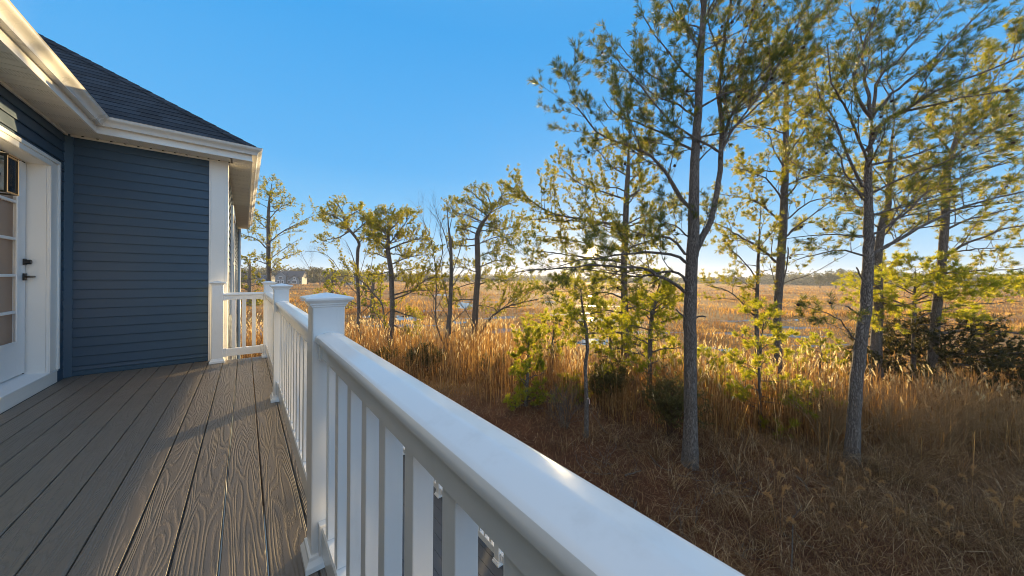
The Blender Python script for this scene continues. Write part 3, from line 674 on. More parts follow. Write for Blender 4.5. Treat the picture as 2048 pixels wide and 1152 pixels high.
# pine straw and dead grass on the near ground
n = 90000
d = np.sqrt(RNG.uniform(2.6 ** 2, 13 ** 2, n)); px = RNG.uniform(300, 2500, n); pos = grow(px, d); z = gheight(pos[:, 0], pos[:, 1])
a = RNG.uniform(0, 2 * PI, n); o_ = np.stack([np.cos(a), np.sin(a), RNG.uniform(-.05, .35, n)], 1); s_ = np.stack([-np.sin(a), np.cos(a), np.zeros(n)], 1) * RNG.uniform(.0018, .0045, n)[:, None]
ln_ = RNG.uniform(.05, .2, n)[:, None]; p0 = np.concatenate([pos, z[:, None] + RNG.uniform(.0, .04, (n, 1))], 1); p1 = p0 + o_ * ln_
V = np.stack([p0 - s_, p0 + s_, p1 + s_ * .5, p1 - s_ * .5], 1).reshape(-1, 3); i = np.arange(n)[:, None] * 4
tag(np_mesh('pine_straw', V, np.concatenate([i, i + 1, i + 2, i + 3], 1), None, M['straw']), kind='stuff')
n = 85000
px = RNG.uniform(500, 2500, n); py = np.interp(px, XF, YF); df = hg * FPX / (py - HY); d = df * RNG.uniform(.34, 1.06, n)
pos = grow(px, d)
cc = grow(RNG.uniform(600, 2500, 420), 1.0) * RNG.uniform(3.2, 9.6, (420, 1)); own = RNG.integers(0, 420, n); cr = RNG.exponential(.22, 420) + .06
inc = RNG.random(n) < .55; pos = np.where(inc[:, None], cc[own] + RNG.normal(0, 1, (n, 2)) * cr[own][:, None] * .8, pos)
A_ = pos @ AF[:2]; px = CX + FPX * (pos @ AR[:2]) / A_; d = A_; df = hg * FPX / (np.interp(px, XF, YF) - HY)
right = np.interp(px, [700, 1100, 1400, 1700, 2100], [.10, .16, .42, .9, 1]); edge = np.clip((d / df - .80) / .2, 0, 1)
k = (RNG.random(n) < np.clip(right + .5 * edge, .03, 1)) & (d > 2.4) & (d / df < 1.1); pos, d, px, own, inc, df = pos[k], d[k], px[k], own[k], inc[k], df[k]; n = len(pos)
hs = RNG.uniform(.10, .52, 420); h = np.where(inc, hs[own] * RNG.uniform(.6, 1.3, n), RNG.uniform(.08, .4, n)) * (1 + np.interp(px, [1300, 1700], [.3, 1.0]) * np.clip((d / df - .62) / .3, 0, 1))
V, Q, T = blades(pos, gheight(pos[:, 0], pos[:, 1]) - .01, h, RNG.uniform(.0035, .009, n), RNG.uniform(.1, 1.3, n), RNG.uniform(.2, 1.3, n))
tag(np_mesh('dry_grass', V, Q, T, M['dry']), kind='stuff')

# ------------------------------------------------------------------ trees
def bark(name, c0, c1, sc=1.):
    t = NT(name); p = t.pos(); v = t.mapping(p, (1, 1, .26))
    vo = t.n('ShaderNodeTexVoronoi'); vo.feature = 'DISTANCE_TO_EDGE'; vo.inputs['Scale'].default_value = 34 * sc
    wv = t.n('ShaderNodeVectorMath'); wv.operation = 'ADD'; t.l(v, wv.inputs[0])
    nz = t.n('ShaderNodeTexNoise'); t.l(v, nz.inputs[0]); nz.inputs['Scale'].default_value = 9; sc_ = t.n('ShaderNodeVectorMath'); sc_.operation = 'SCALE'; t.l(nz.outputs['Color'], sc_.inputs[0]); sc_.inputs['Scale'].default_value = .22; t.l(sc_.outputs[0], wv.inputs[1])
    t.l(wv.outputs[0], vo.inputs['Vector'])
    plate = t.math('MULTIPLY', vo.outputs['Distance'], 5., None, True); n = t.noise(p, 30, 5, .65); big = t.noise(p, 2.0, 3)
    col = t.mix(t.math('MULTIPLY', plate, t.math('ADD', .35, n), None, True), c0, c1)
    col = t.mix(t.math('MULTIPLY', big, .35), col, tuple(x * .8 for x in c1))
    t.pbr(col, .9, .2, t.bump(t.math('ADD', plate, t.math('MULTIPLY', n, .6)), .9, .02)); return t.m
M['bark'] = bark('pine_bark', (.060, .046, .038), (.265, .225, .192))
M['greybark'] = bark('grey_bark', (.07, .058, .05), (.27, .235, .20), 1.6)
M['bramble'] = bark('bramble_stem', (.22, .12, .05), (.66, .42, .20), 1.5)
M['thin'] = bark('red_brown_bark', (.05, .03, .02), (.20, .115, .07), 1.5)
M['needle'] = leafy('pine_needles', ((0, (.045, .080, .014)), (.55, (.085, .120, .018)), (.9, (.14, .140, .02)), (1, (.19, .13, .03))),
                    ((0, (.24, .30, .015)), (.6, (.58, .54, .02)), (1, (.85, .56, .035))), .5, .42, .35)
M['dneedle'] = leafy('dark_needles', ((0, (.022, .050, .014)), (.55, (.052, .088, .020)), (.92, (.085, .105, .02)), (1, (.15, .10, .03))),
                    ((0, (.10, .15, .014)), (.6, (.28, .31, .02)), (1, (.62, .42, .04))), .42, .42, .4)
M['yneedle'] = leafy('young_needles', ((0, (.055, .10, .018)), (.6, (.10, .145, .022)), (1, (.16, .16, .03))),
                     ((0, (.38, .46, .02)), (.6, (.72, .68, .025)), (1, (.90, .66, .05))), .54, .42, .35)
M['cedar'] = leafy('cedar_sprays', ((0, (.010, .018, .008)), (.6, (.022, .032, .012)), (1, (.05, .045, .018))), ((0, (.03, .04, .01)), (1, (.20, .15, .03))), .35)
M['olive'] = leafy('olive_leaves', ((0, (.05, .055, .018)), (.5, (.09, .085, .03)), (1, (.16, .12, .05))), ((0, (.16, .15, .03)), (1, (.42, .32, .09))), .4)
M['cone'] = plain('cone_scales', (.055, .036, .026), .8, .2, .3, 40, 90, .4)
UPV = np.array([0, 0, 1.])
def smooth_path(pts, n):
    pts = np.array(pts, float); m_ = len(pts)
    q = np.vstack([2 * pts[0] - pts[1], pts, 2 * pts[-1] - pts[-2]]); out_ = []
    for t in np.linspace(0, m_ - 1 - 1e-6, n):
        i = int(t); u = t - i; a, b, c_, d_ = q[i:i + 4]
        out_.append(.5 * (2 * b + (c_ - a) * u + (2 * a - 5 * b + 4 * c_ - d_) * u * u + (3 * b - a - 3 * c_ + d_) * u ** 3))
    return np.array(out_)
NT_ = 0
class Tree:
    def __init__(s, seed): s.V = []; s.Q = []; s.o = 0; s.tp = []; s.td = []; s.ts = []; s.r = np.random.default_rng(seed); s.cones = []; s.axes = []
    def tube(s, pts, rad, n=6):
        m_ = len(pts); t = np.gradient(pts, axis=0); t /= np.linalg.norm(t, axis=1, keepdims=True) + 1e-9
        ref = np.array([.31, .95, .1]) if abs(t[:, 2]).mean() > .5 else UPV
        a = np.cross(t, ref); a /= np.linalg.norm(a, axis=1, keepdims=True) + 1e-9; b = np.cross(t, a)
        th = np.arange(n) * 2 * PI / n; ring = pts[:, None, :] + np.asarray(rad)[:, None, None] * (np.cos(th)[None, :, None] * a[:, None, :] + np.sin(th)[None, :, None] * b[:, None, :])
        s.V.append(ring.reshape(-1, 3)); i = np.arange(m_ - 1)[:, None] * n; j = np.arange(n)[None, :]; j2 = (j + 1) % n
        s.Q.append(np.stack([i + j, i + j2, i + n + j2, i + n + j], -1).reshape(-1, 4) + s.o); s.o += m_ * n
    def tuft(s, p, d, size):
        q = np.asarray(p) - EYE; dq = q @ AF
        if abs(math.atan2(q[0], q[1]) - SAZ) < .013 and abs(q[2] / math.hypot(q[0], q[1]) - math.tan(SEL)) < .013: return
        al, pe = p[0] * math.sin(SAZ) + p[1] * math.cos(SAZ), p[0] * math.cos(SAZ) - p[1] * math.sin(SAZ)
        if -5 < pe < -.3 and abs(p[2] - .06 - al * math.tan(SEL)) < .11 and s.r.random() < .8: return      # where the low sun shines through to the deck
        s.tp.append(p); s.td.append(d); s.ts.append(size)
    def twig(s, p, d, ln, r0, size, leafy_=True):
        e = p + d * ln * .5; f_ = e + (d * .75 + UPV * .35) * ln * .5; pts = np.array([p, e, f_]); s.tube(pts, (r0, r0 * .75, r0 * .5), 3)
        if leafy_:
            dd = f_ - e; dd /= np.linalg.norm(dd); s.tuft(f_, dd, size)
            if s.r.random() < .55: s.tuft(e * .4 + f_ * .6, dd, size * .9)
            if s.r.random() < .75: s.tuft(p * .3 + e * .7, dd, size * .8)
    def branch(s, p, d, ln, r0, size, bare, curve=.25, twigs=5., leafy_=True, lo=.3):
        n = 6; pts = [p]; q = d / np.linalg.norm(d)
        for k in range(n - 1):
            q = q + UPV * curve / n + s.r.normal(0, .10, 3); q /= np.linalg.norm(q); pts.append(pts[-1] + q * ln / (n - 1))
        pts = np.array(pts); s.tube(pts, np.linspace(r0, max(.003, r0 * .35), n), 4)
        m_ = max(3, int(ln * twigs * 1.5 + .5))
        for k in range(m_):
            t = lo + (1 - lo) * (k + s.r.random()) / m_; x = t * (n - 1); i = min(int(x), n - 2); u = x - i; b = pts[i] * (1 - u) + pts[i + 1] * u; tg = pts[i + 1] - pts[i]; tg /= np.linalg.norm(tg)
            sd = np.cross(tg, s.r.normal(0, 1, 3)); sd /= np.linalg.norm(sd) + 1e-9
            dd = tg * .65 + sd * .75 + UPV * .25; dd /= np.linalg.norm(dd)
            s.twig(b, dd, s.r.uniform(.10, .28) * (1 if leafy_ else 1.9), max(.0028, r0 * .3), size, leafy_ and s.r.random() > bare)
        if leafy_ and s.r.random() > bare * .5:
            s.tuft(pts[-1], q, size * 1.1)
        if len(s.cones) < 400 and s.r.random() < .35 and leafy_: s.cones.append(pts[3] + s.r.normal(0, .02, 3))
        return pts
    def rooted(s, pts):                                # let a limb start inside the stem it grows from
        A_ = np.concatenate(s.axes); k = np.argmin(((A_ - pts[0]) ** 2).sum(1))
        if np.linalg.norm(A_[k] - pts[0]) < .9: return [A_[k]] + list(pts[1:] if np.linalg.norm(A_[k] - pts[0]) < .04 else pts)
        return pts
    def limb(s, pts, r0, r1, size, subs=2.2, bare=.15, t0=.25, sl=(.28, .5), twigs=5., leafy_=True, n=None, up=.3, sides=7, slmax=1.6, curve=.25):
        L_ = np.linalg.norm(np.diff(np.array(pts), axis=0), axis=1).sum(); n = n or max(6, int(L_ * 4) + 3)
        P_ = smooth_path(pts, n); P_[1:-1] += s.r.normal(0, .012, (n - 2, 3)) * min(1, L_)
        rad = r0 + (r1 - r0) * np.linspace(0, 1, n) ** .8; s.tube(P_, rad, sides)
        m_ = int(L_ * subs * (1.35 if leafy_ else 1.) + .5)
        for k in range(m_):
            t = t0 + (1 - t0) * (k + s.r.random()) / m_; x = t * (n - 1); i = min(int(x), n - 2); u = x - i
            b = P_[i] * (1 - u) + P_[i + 1] * u; tg = P_[i + 1] - P_[i]; tg /= np.linalg.norm(tg)
            sd = np.cross(tg, s.r.normal(0, 1, 3)); sd /= np.linalg.norm(sd) + 1e-9
            ln = min(slmax, L_ * s.r.uniform(*sl) * (1.15 - .55 * t)); rr_ = (r0 + (r1 - r0) * t) * .42
            s.branch(b, tg * .6 + sd * .7 + UPV * up, max(.25, ln), max(.005, rr_), size, bare, curve, twigs, leafy_)
        if leafy_: s.tuft(P_[-1], P_[-1] - P_[-2], size * 1.1)
        return P_
    def wood(s, name, mat, parent): return np_mesh(name, np.concatenate(s.V), np.concatenate(s.Q), None, mat, smooth=True, parent=parent)
    def needles(s, name, mat, parent, per=26, w=.0055, spread=(.25, 1.05), back=.35):
        global NT_
        NT_ += len(s.tp)
        """needle tufts: a sheaf of thin triangles round each shoot"""
        tp = np.array(s.tp); td = unit(np.array(s.td)); ts = np.array(s.ts); n = len(tp); r = s.r
        a = np.cross(td, r.normal(0, 1, (n, 3))); a = unit(a); b = np.cross(td, a)
        th = r.uniform(0, 2 * PI, (n, per)); sp = r.uniform(*spread, (n, per))
        D = td[:, None, :] * np.cos(sp)[..., None] + (a[:, None, :] * np.cos(th)[..., None] + b[:, None, :] * np.sin(th)[..., None]) * np.sin(sp)[..., None]
        D[..., 2] -= .12 * r.random((n, per))
        ln = ts[:, None] * r.uniform(.65, 1.1, (n, per)); base = tp[:, None, :] - td[:, None, :] * (r.uniform(0, back, (n, per)) * ts[:, None])[..., None]
        sd = np.cross(D, r.normal(0, 1, (n, per, 3))); sd /= np.linalg.norm(sd, axis=2, keepdims=True) + 1e-9; sd *= w / 2
        tip = base + D * ln[..., None]; mid = base + D * (ln * .5)[..., None]
        V = np.stack([base - sd * .6, mid + sd, tip, mid - sd], 2).reshape(-1, 3); i = np.arange(n * per)[:, None] * 4
        return np_mesh(name, V, np.concatenate([i, i + 1, i + 2, i + 3], 1), None, mat, parent=parent)
def pxpath(pts, d, dd=0.):
    """picture points to space, the depth running from d to d + dd along the path"""
    pts = [p if len(p) > 2 else p + (0,) for p in pts]; n = len(pts)
    return [P(p[0], p[1], d + dd * i / max(1, n - 1) + p[2]) for i, p in enumerate(pts)]
def trunk(T, pts, d, w, n=26, sides=14):
    """trunk from picture points (x, y, width px); starts below the ground"""
    base = G(pts[0][0], pts[0][1]); dd = (base - EYE) @ AF
    P3 = [base - UPV * .25, base + UPV * .03] + [P(p[0], p[1], dd + (p[2] if len(p) > 2 else 0)) for p in pts[1:]]
    ws = [w[0] * 1.75, w[0] * 1.35] + list(np.interp(np.linspace(0, 1, len(pts) - 1), np.linspace(0, 1, len(w)), w))
    Q_ = smooth_path(P3, n); rad = np.interp(np.linspace(0, len(P3) - 1, n), range(len(P3)), np.array(ws) * dd / FPX / 2 / math.sqrt(1 + ((pts[0][0] - CX) / FPX) ** 2))
    rad[-7:] *= np.linspace(.9, .18, 7); T.tuft(Q_[-1], Q_[-1] - Q_[-2], .16); T.tuft(Q_[-3], Q_[-1] - Q_[-2], .16); Q_[2:-1] += T.r.normal(0, .006, (n - 3, 3)); T.tube(Q_, rad, sides); T.axes.append(smooth_path(Q_, 160)); return Q_, rad, dd
def at(Q_, rad, t):
    x = t * (len(Q_) - 1); i = min(int(x), len(Q_) - 2); u = x - i; return Q_[i] * (1 - u) + Q_[i + 1] * u, rad[i] * (1 - u) + rad[i + 1] * u
def auto_limbs(T, Q_, rad, n, t0, t1, lo, hi, size, up=(.1, .5), rk=.34, **kw):
    """limbs all round the trunk, towards and away from the eye alike"""
    az = T.r.uniform(0, 2 * PI)
    for k in range(n):
        t = t0 + (t1 - t0) * (k + T.r.random() * .8) / n; p, r_ = at(Q_, rad, t); az += 2.4 + T.r.normal(0, .35)
        u = (t - t0) / (t1 - t0 + 1e-9); L_ = (hi + (lo - hi) * u) * T.r.uniform(.75, 1.15); e_ = up[0] + (up[1] - up[0]) * u + T.r.normal(0, .08)
        h = np.array([math.cos(az), math.sin(az), 0]); pts = [p, p + h * L_ * .3 + UPV * e_ * L_ * .35, p + h * L_ * .65 + UPV * (e_ * L_ * .6 + T.r.normal(0, .04)) + np.cross(h, UPV) * T.r.normal(0, .08) * L_, p + h * L_ + UPV * (e_ * L_ * 1.05)]
        T.limb(pts, max(.008, r_ * rk), max(.004, r_ * .08), size, **kw)
def finish(T, base, name, label, cat, wood=M['bark'], leaf=M['needle'], group=None, wood_name='trunk', per=26, w=None, cones=0, spread=(.25, 1.05), back=.35):
    w = w or .0009 * float((base - EYE) @ AF) + .001
    root = empty(name, tuple(base), label, cat, group)
    T.wood(wood_name, wood, root)
    if T.tp and leaf: T.needles('crown', leaf, root, per, w, spread, back)
    if cones:
        k = [T.cones[i] for i in T.r.permutation(len(T.cones))[:cones]]; me = None
        for p in k:
            if me is None:
                mb = MB(); rings = []
                for z, q in ((0, .010), (.008, .020), (.018, .024), (.03, .022), (.042, .016), (.052, .008), (.058, .002)):
                    rings.append([(q * (1 + .18 * (i % 2)) * math.cos(2 * PI * i / 10 + z * 30), q * (1 + .18 * (i % 2)) * math.sin(2 * PI * i / 10 + z * 30), z) for i in range(10)])
                mb.loft(rings); o = mb.build('pine_cone', M['cone']); me = o.data
            else: o = bpy.data.objects.new('pine_cone', me); COL.objects.link(o)
            o.location = p; o.rotation_euler = (T.r.uniform(1.2, 3.6), T.r.uniform(0, 3), T.r.uniform(0, 6)); sc_ = T.r.uniform(.9, 1.5); o.scale = (sc_,) * 3; sub(root, o)
    return root

# --- the tall forked pine right of the middle
T = Tree(1); Q_, R_, dd = trunk(T, [(1380, 935), (1381, 850), (1381, 760), (1379, 640), (1382, 560), (1386, 480), (1388, 400), (1391, 300), (1397, 200), (1402, 100), (1408, 10), (1415, -90), (1424, -210)], 0, (28, 26, 27, 25, 24, 22, 18, 16, 14, 11, 8, 5), 44)
D = dd; kw = dict(subs=3.6, bare=.14, twigs=6.2)
f1 = T.limb(pxpath([(1390, 512), (1402, 480), (1420, 443), (1436, 369), (1442, 308), (1445, 243), (1437, 193), (1443, 143), (1445, 100), (1455, 40), (1470, -60)], D, .4), .082, .03, .15, subs=0, n=30, sides=10); T.axes.append(smooth_path(f1, 160))
def LB(path, dk, r0, r1, **k):
    q = dict(kw); q.update(k); return T.limb(T.rooted(pxpath(path, D, dk)), r0, r1, .15, **q)
LB([(1373, 410), (1330, 343), (1299, 312), (1260, 291), (1208, 273), (1174, 239), (1143, 204)], -.7, .05, .012)
LB([(1372, 412), (1343, 372), (1322, 330), (1290, 300)], 1.0, .032, .008)
LB([(1382, 299), (1339, 273), (1278, 247), (1234, 230), (1208, 200)], .7, .040, .010)
LB([(1440, 303), (1412, 291), (1373, 265), (1339, 243), (1299, 195), (1260, 148), (1234, 117)], -.6, .038, .010)
LB([(1388, 213), (1378, 195), (1347, 178), (1304, 148), (1269, 126), (1240, 90)], .3, .036, .009)
LB([(1396, 170), (1365, 140), (1340, 105), (1310, 70), (1285, 30)], -.5, .032, .008)
LB([(1402, 105), (1372, 55), (1345, 15), (1320, -30)], .4, .03, .008); LB([(1404, 60), (1432, 5), (1450, -50)], -.4, .028, .008)
LB([(1406, 30), (1395, -30), (1375, -80)], -.5, .026, .008); LB([(1412, -60), (1440, -120), (1465, -180)], .5, .024, .007)
LB([(1442, 308), (1457, 243), (1483, 204), (1522, 148), (1560, 108), (1615, 52), (1665, 0), (1700, -60)], .5, .045, .012)
LB([(1445, 300), (1470, 255), (1500, 215), (1540, 158), (1580, 95), (1600, 30)], -.8, .034, .010)
LB([(1453, 269), (1509, 217), (1552, 178), (1600, 120)], 1.0, .03, .009)
LB([(1437, 193), (1462, 140), (1492, 80), (1510, 10)], -.6, .03, .009); LB([(1443, 120), (1420, 60), (1418, 0), (1430, -60)], .5, .028, .008)
LB([(1450, 60), (1490, 10), (1530, -50)], .2, .028, .008); LB([(1500, 210), (1502, 150), (1510, 100), (1500, 40)], .2, .022, .006)
LB([(1372, 508), (1344, 478), (1314, 473), (1283, 469), (1240, 452), (1205, 450)], .9, .042, .010)
LB([(1370, 525), (1348, 510), (1296, 504), (1262, 508), (1240, 510), (1200, 517), (1160, 522), (1120, 532)], -.6, .045, .010, subs=2.0, up=.15)
LB([(1370, 560), (1357, 547), (1327, 543), (1296, 551), (1266, 553), (1220, 545), (1160, 540), (1100, 535)], .8, .042, .010, subs=2.0, up=.2)
LB([(1368, 582), (1344, 564), (1318, 551), (1283, 538), (1240, 534), (1190, 530), (1140, 535), (1080, 540), (1030, 545)], -1.0, .05, .010, subs=1.9, up=.2)
LB([(1374, 473), (1353, 454), (1335, 447), (1300, 430)], -.4, .026, .008)
LB([(1395, 480), (1412, 440), (1425, 400)], .7, .02, .006); LB([(1390, 330), (1416, 300), (1440, 285)], .6, .024, .008)
LB([(1384, 640), (1400, 632), (1412, 634)], -.2, .03, .016, subs=0, leafy_=False); LB([(1376, 640), (1362, 628), (1352, 618)], -.2, .03, .014, subs=0, leafy_=False)
auto_limbs(T, Q_, R_, 13, .62, .98, .7, 1.6, .15, (.3, .8), subs=3.8, bare=.14, twigs=6.)
finish(T, G(1380, 935), 'pine_tree', 'tall forked pine with rough grey trunk, nearest to the white handrail', 'tree', leaf=M['dneedle'], cones=80, per=22)

# --- the leaning pine nearest on the right
T = Tree(2); Q_, R_, dd = trunk(T, [(1704, 945), (1707, 850), (1713, 760), (1722, 680), (1731, 620), (1735, 560), (1737, 500), (1737, 450), (1737, 400), (1736, 340), (1741, 290), (1742, 235)], 0, (30, 29, 28, 26, 25, 24, 22, 19, 17, 15, 13), 40)
D = dd; kw = dict(subs=2.9, bare=.22, twigs=5.8)
LB([(1740, 235), (1716, 195), (1708, 156), (1720, 110), (1740, 60), (1760, 0)], -.5, .04, .010); LB([(1742, 236), (1731, 165), (1727, 126), (1722, 70), (1700, 10)], .4, .04, .010)
LB([(1744, 238), (1748, 200), (1762, 152), (1800, 117), (1850, 60), (1900, 5)], .5, .042, .010); LB([(1744, 240), (1772, 200), (1800, 175), (1860, 125), (1925, 60), (1975, 15)], -.6, .04, .010)
LB([(1727, 399), (1712, 378), (1684, 335), (1683, 313), (1665, 290)], -.4, .03, .009); LB([(1724, 370), (1693, 308), (1671, 243), (1654, 217), (1640, 190), (1630, 140)], .3, .04, .010); LB([(1733, 320), (1714, 269), (1693, 217), (1675, 187), (1660, 150), (1655, 90)], -.8, .036, .010)
LB([(1728, 475), (1690, 470), (1654, 469), (1606, 473), (1570, 478)], .9, .026, .008, up=.15, subs=2.4); LB([(1728, 512), (1684, 501), (1654, 504), (1623, 512), (1590, 521)], .4, .03, .008, up=.2)
LB([(1733, 300), (1771, 243), (1823, 213), (1871, 182), (1932, 156), (2048, 113), (2110, 85)], -1.2, .045, .012, subs=2.8, bare=.26)
LB([(1740, 265), (1790, 230), (1850, 215), (1930, 195), (2010, 180)], -.8, .036, .010, subs=2.8, bare=.26)
LB([(1737, 330), (1800, 318), (1860, 300), (1930, 270), (2000, 262)], .9, .03, .009)
LB([(1742, 510), (1784, 486), (1836, 456), (1880, 434), (1945, 408), (2048, 384), (2120, 370)], -.4, .05, .012, subs=1.4, bare=.45); LB([(1742, 432), (1784, 419), (1850, 404), (1900, 395), (1970, 370)], .5, .03, .008, subs=1.8, bare=.35)
LB([(1741, 470), (1771, 455), (1815, 421), (1858, 382), (1902, 360), (1971, 339), (2048, 304)], .9, .036, .010, subs=2.2, bare=.3)
LB([(1730, 640), (1705, 620), (1690, 612)], -.2, .03, .012, subs=0, leafy_=False); LB([(1727, 560), (1718, 545), (1713, 535)], -.1, .025, .014, subs=0, leafy_=False)
LB([(1722, 690), (1700, 668), (1680, 640), (1650, 625), (1600, 610)], -.3, .022, .007, subs=2.4, up=.15)
auto_limbs(T, Q_, R_, 9, .70, .98, .8, 1.8, .15, (.3, .8), subs=3.0, bare=.3)
finish(T, G(1704, 945), 'pine_tree', 'leaning dark trunked pine nearest on the right, its branches swept towards the right edge', 'tree', leaf=M['dneedle'], cones=40, per=22)

# --- the straight slim pine between those two
T = Tree(3); Q_, R_, dd = trunk(T, [(1552, 795), (1555, 700), (1554, 640), (1559, 560), (1564, 490), (1568, 420), (1570, 350), (1572, 290), (1572, 230), (1573, 170), (1573, 120), (1575, 70)], 0, (19, 18, 18, 18, 17, 15, 13, 11, 9, 7, 4), 36)
D = dd; kw = dict(subs=3.4, bare=.18, twigs=5.6)
def LC(path, dk, r0, r1, **k):
    q = dict(kw); q.update(k); return T.limb(T.rooted(pxpath(path, D, dk)), r0, r1, .155, **q)
LC([(1554, 525), (1519, 495), (1480, 473), (1450, 455), (1420, 440)], -.8, .06, .014); LC([(1560, 443), (1532, 417), (1506, 399), (1480, 395), (1440, 388)], .9, .055, .012)
LC([(1562, 395), (1536, 360), (1506, 347), (1470, 335)], -.7, .045, .010); LC([(1566, 330), (1545, 295), (1535, 265), (1500, 255)], .8, .04, .010); LC([(1570, 270), (1552, 225), (1540, 190)], -.5, .03, .008)
LC([(1570, 475), (1590, 455), (1619, 434), (1671, 395), (1706, 369)], .5, .05, .010, subs=1.6); LC([(1572, 440), (1619, 404), (1654, 395), (1690, 372)], -.9, .04, .010); LC([(1570, 400), (1590, 372), (1598, 350), (1610, 318), (1640, 290)], .6, .04, .009)
LC([(1571, 285), (1600, 245), (1640, 205), (1665, 160)], .4, .034, .009); LC([(1572, 240), (1590, 190), (1620, 140)], -.4, .03, .008); LC([(1572, 330), (1610, 290), (1650, 258)], -.7, .03, .008)
LC([(1560, 569), (1590, 558), (1623, 547), (1680, 517), (1723, 490)], -1.2, .022, .006, subs=.6, bare=.7); LC([(1562, 520), (1590, 508), (1620, 512)], -.4, .03, .008)
LC([(1556, 600), (1545, 545), (1540, 525)], -.5, .03, .01, subs=.8, bare=.6); LC([(1556, 665), (1530, 640), (1500, 624), (1462, 585), (1414, 570)], .6, .06, .014, subs=2.0)
LC([(1558, 580), (1572, 545), (1577, 510), (1576, 495)], -.2, .03, .02, subs=0, leafy_=False)
auto_limbs(T, Q_, R_, 12, .55, .97, .7, 2.2, .17, (.25, .75), subs=3.1, bare=.18, twigs=5.6)
finish(T, G(1552, 795), 'pine_tree', 'straight slim pine standing in the reeds between the forked pine and the leaning pine', 'tree', per=20, cones=20)

# --- pine just behind the leaning one
T = Tree(4); Q_, R_, dd = trunk(T, [(1755, 795), (1752, 700), (1756, 610), (1755, 540), (1758, 490), (1766, 440), (1775, 417), (1778, 369), (1781, 317), (1787, 260), (1790, 200)], 0, (26, 22, 20, 18, 17, 15, 13, 11, 9, 6), 30); D = dd
LC([(1758, 505), (1784, 486), (1815, 460), (1840, 440)], .8, .05, .01); LC([(1770, 470), (1800, 430), (1830, 400)], -.5, .04, .01); LC([(1776, 400), (1800, 385), (1850, 375)], .5, .035, .01); LC([(1755, 600), (1790, 612), (1830, 606)], -.8, .035, .01, subs=2.2)
LC([(1777, 380), (1755, 345), (1740, 330)], .7, .03, .01)
auto_limbs(T, Q_, R_, 14, .45, .98, .8, 2.3, .17, (.15, .6), subs=3.0, bare=.18, twigs=5.6)
finish(T, G(1755, 795), 'pine_tree', 'pine half hidden behind the leaning pine, rooted in the bramble', 'tree', per=20)

# --- pine near the right edge
T = Tree(5); Q_, R_, dd = trunk(T, [(1861, 805), (1863, 740), (1868, 680), (1875, 600), (1882, 551), (1887, 482), (1891, 421), (1893, 360), (1902, 317), (1915, 265), (1921, 222), (1930, 150)], 0, (24, 23, 22, 20, 20, 19, 17, 15, 13, 10, 6), 34); D = dd
LC([(1891, 512), (1932, 486), (1971, 473), (2006, 458), (2060, 449), (2110, 445)], -1.0, .06, .012, subs=1.2, bare=.35); LC([(1893, 458), (1936, 439), (1988, 426), (2048, 412), (2100, 395)], .5, .05, .012, subs=1.5, bare=.3)
LC([(1889, 508), (1945, 499), (1997, 495), (2060, 493)], .9, .045, .010, subs=2.4); LC([(1884, 548), (1923, 543), (1988, 540), (2060, 538)], -.6, .045, .012, subs=2.4)
LC([(1889, 391), (1850, 369), (1815, 347)], -.4, .035, .008, subs=1.6); LC([(1893, 345), (1875, 320), (1860, 310)], .5, .035, .008)
LC([(1866, 668), (1920, 662), (1960, 660), (2048, 668), (2110, 670)], -.9, .06, .02, subs=.9, bare=.4); LC([(1864, 712), (1930, 708), (2048, 710), (2120, 708)], -1.3, .055, .03, subs=.2, bare=.9, leafy_=False); LC([(1864, 735), (1910, 728), (1960, 732), (2048, 733), (2120, 735)], -.6, .065, .035, subs=.2, bare=.9, leafy_=False)
LC([(1866, 780), (1900, 775), (1935, 765)], -.7, .05, .02, subs=0, leafy_=False)
LC([(1900, 325), (1935, 290), (1980, 262), (2048, 240), (2110, 225)], .6, .05, .012, subs=3.2, bare=.08); LC([(1905, 300), (1950, 240), (2000, 180), (2060, 140)], -.8, .045, .012, subs=3.2, bare=.08); LC([(1915, 265), (1960, 200), (2010, 130), (2050, 90)], .5, .04, .010, subs=3.2, bare=.08)
LC([(1905, 310), (1870, 265), (1840, 240)], -.6, .04, .010, subs=3.2, bare=.1); LC([(1893, 375), (1940, 345), (2000, 330), (2060, 320)], -.5, .045, .010, subs=2.6)
auto_limbs(T, Q_, R_, 10, .58, .98, .9, 2.4, .17, (.2, .7), subs=3.0, bare=.18, twigs=5.6)
finish(T, G(1861, 805), 'pine_tree', 'tall pine near the right edge with bare low limbs before the dark cedar', 'tree', per=20, cones=20)

# --- back pine carrying the sunlit limbs in the middle
T = Tree(6); Q_, R_, dd = trunk(T, [(1250, 742), (1250, 690), (1250, 640), (1248, 560), (1249, 500), (1251, 440), (1253, 390), (1256, 340), (1257, 300), (1259, 262)], 0, (15, 15, 14, 13, 12, 11, 9, 7, 5), 30); D = dd; kw = dict(subs=3.8, bare=.06, twigs=5.8)
def LD(path, dk, r0, r1, **k):
    q = dict(kw); q.update(k); return T.limb(T.rooted(pxpath(path, D, dk)), r0, r1, .155, slmax=2.2, **q)
LD([(1247, 452), (1205, 445), (1167, 439), (1122, 431), (1089, 419), (1060, 400), (1038, 372)], -1.0, .085, .02); LD([(1248, 480), (1215, 462), (1195, 448)], 1.2, .05, .012)
LD([(1250, 398), (1210, 385), (1170, 372), (1140, 352), (1120, 335)], .8, .06, .014); LD([(1252, 350), (1220, 330), (1195, 300), (1180, 290)], -.8, .05, .012); LD([(1254, 310), (1230, 285), (1215, 265)], .6, .04, .010)
LD([(1249, 520), (1205, 520), (1150, 512), (1100, 505), (1050, 500)], -1.0, .06, .014, subs=1.8); LD([(1249, 500), (1190, 490), (1130, 478), (1070, 470)], 1.1, .05, .012, subs=1.8)
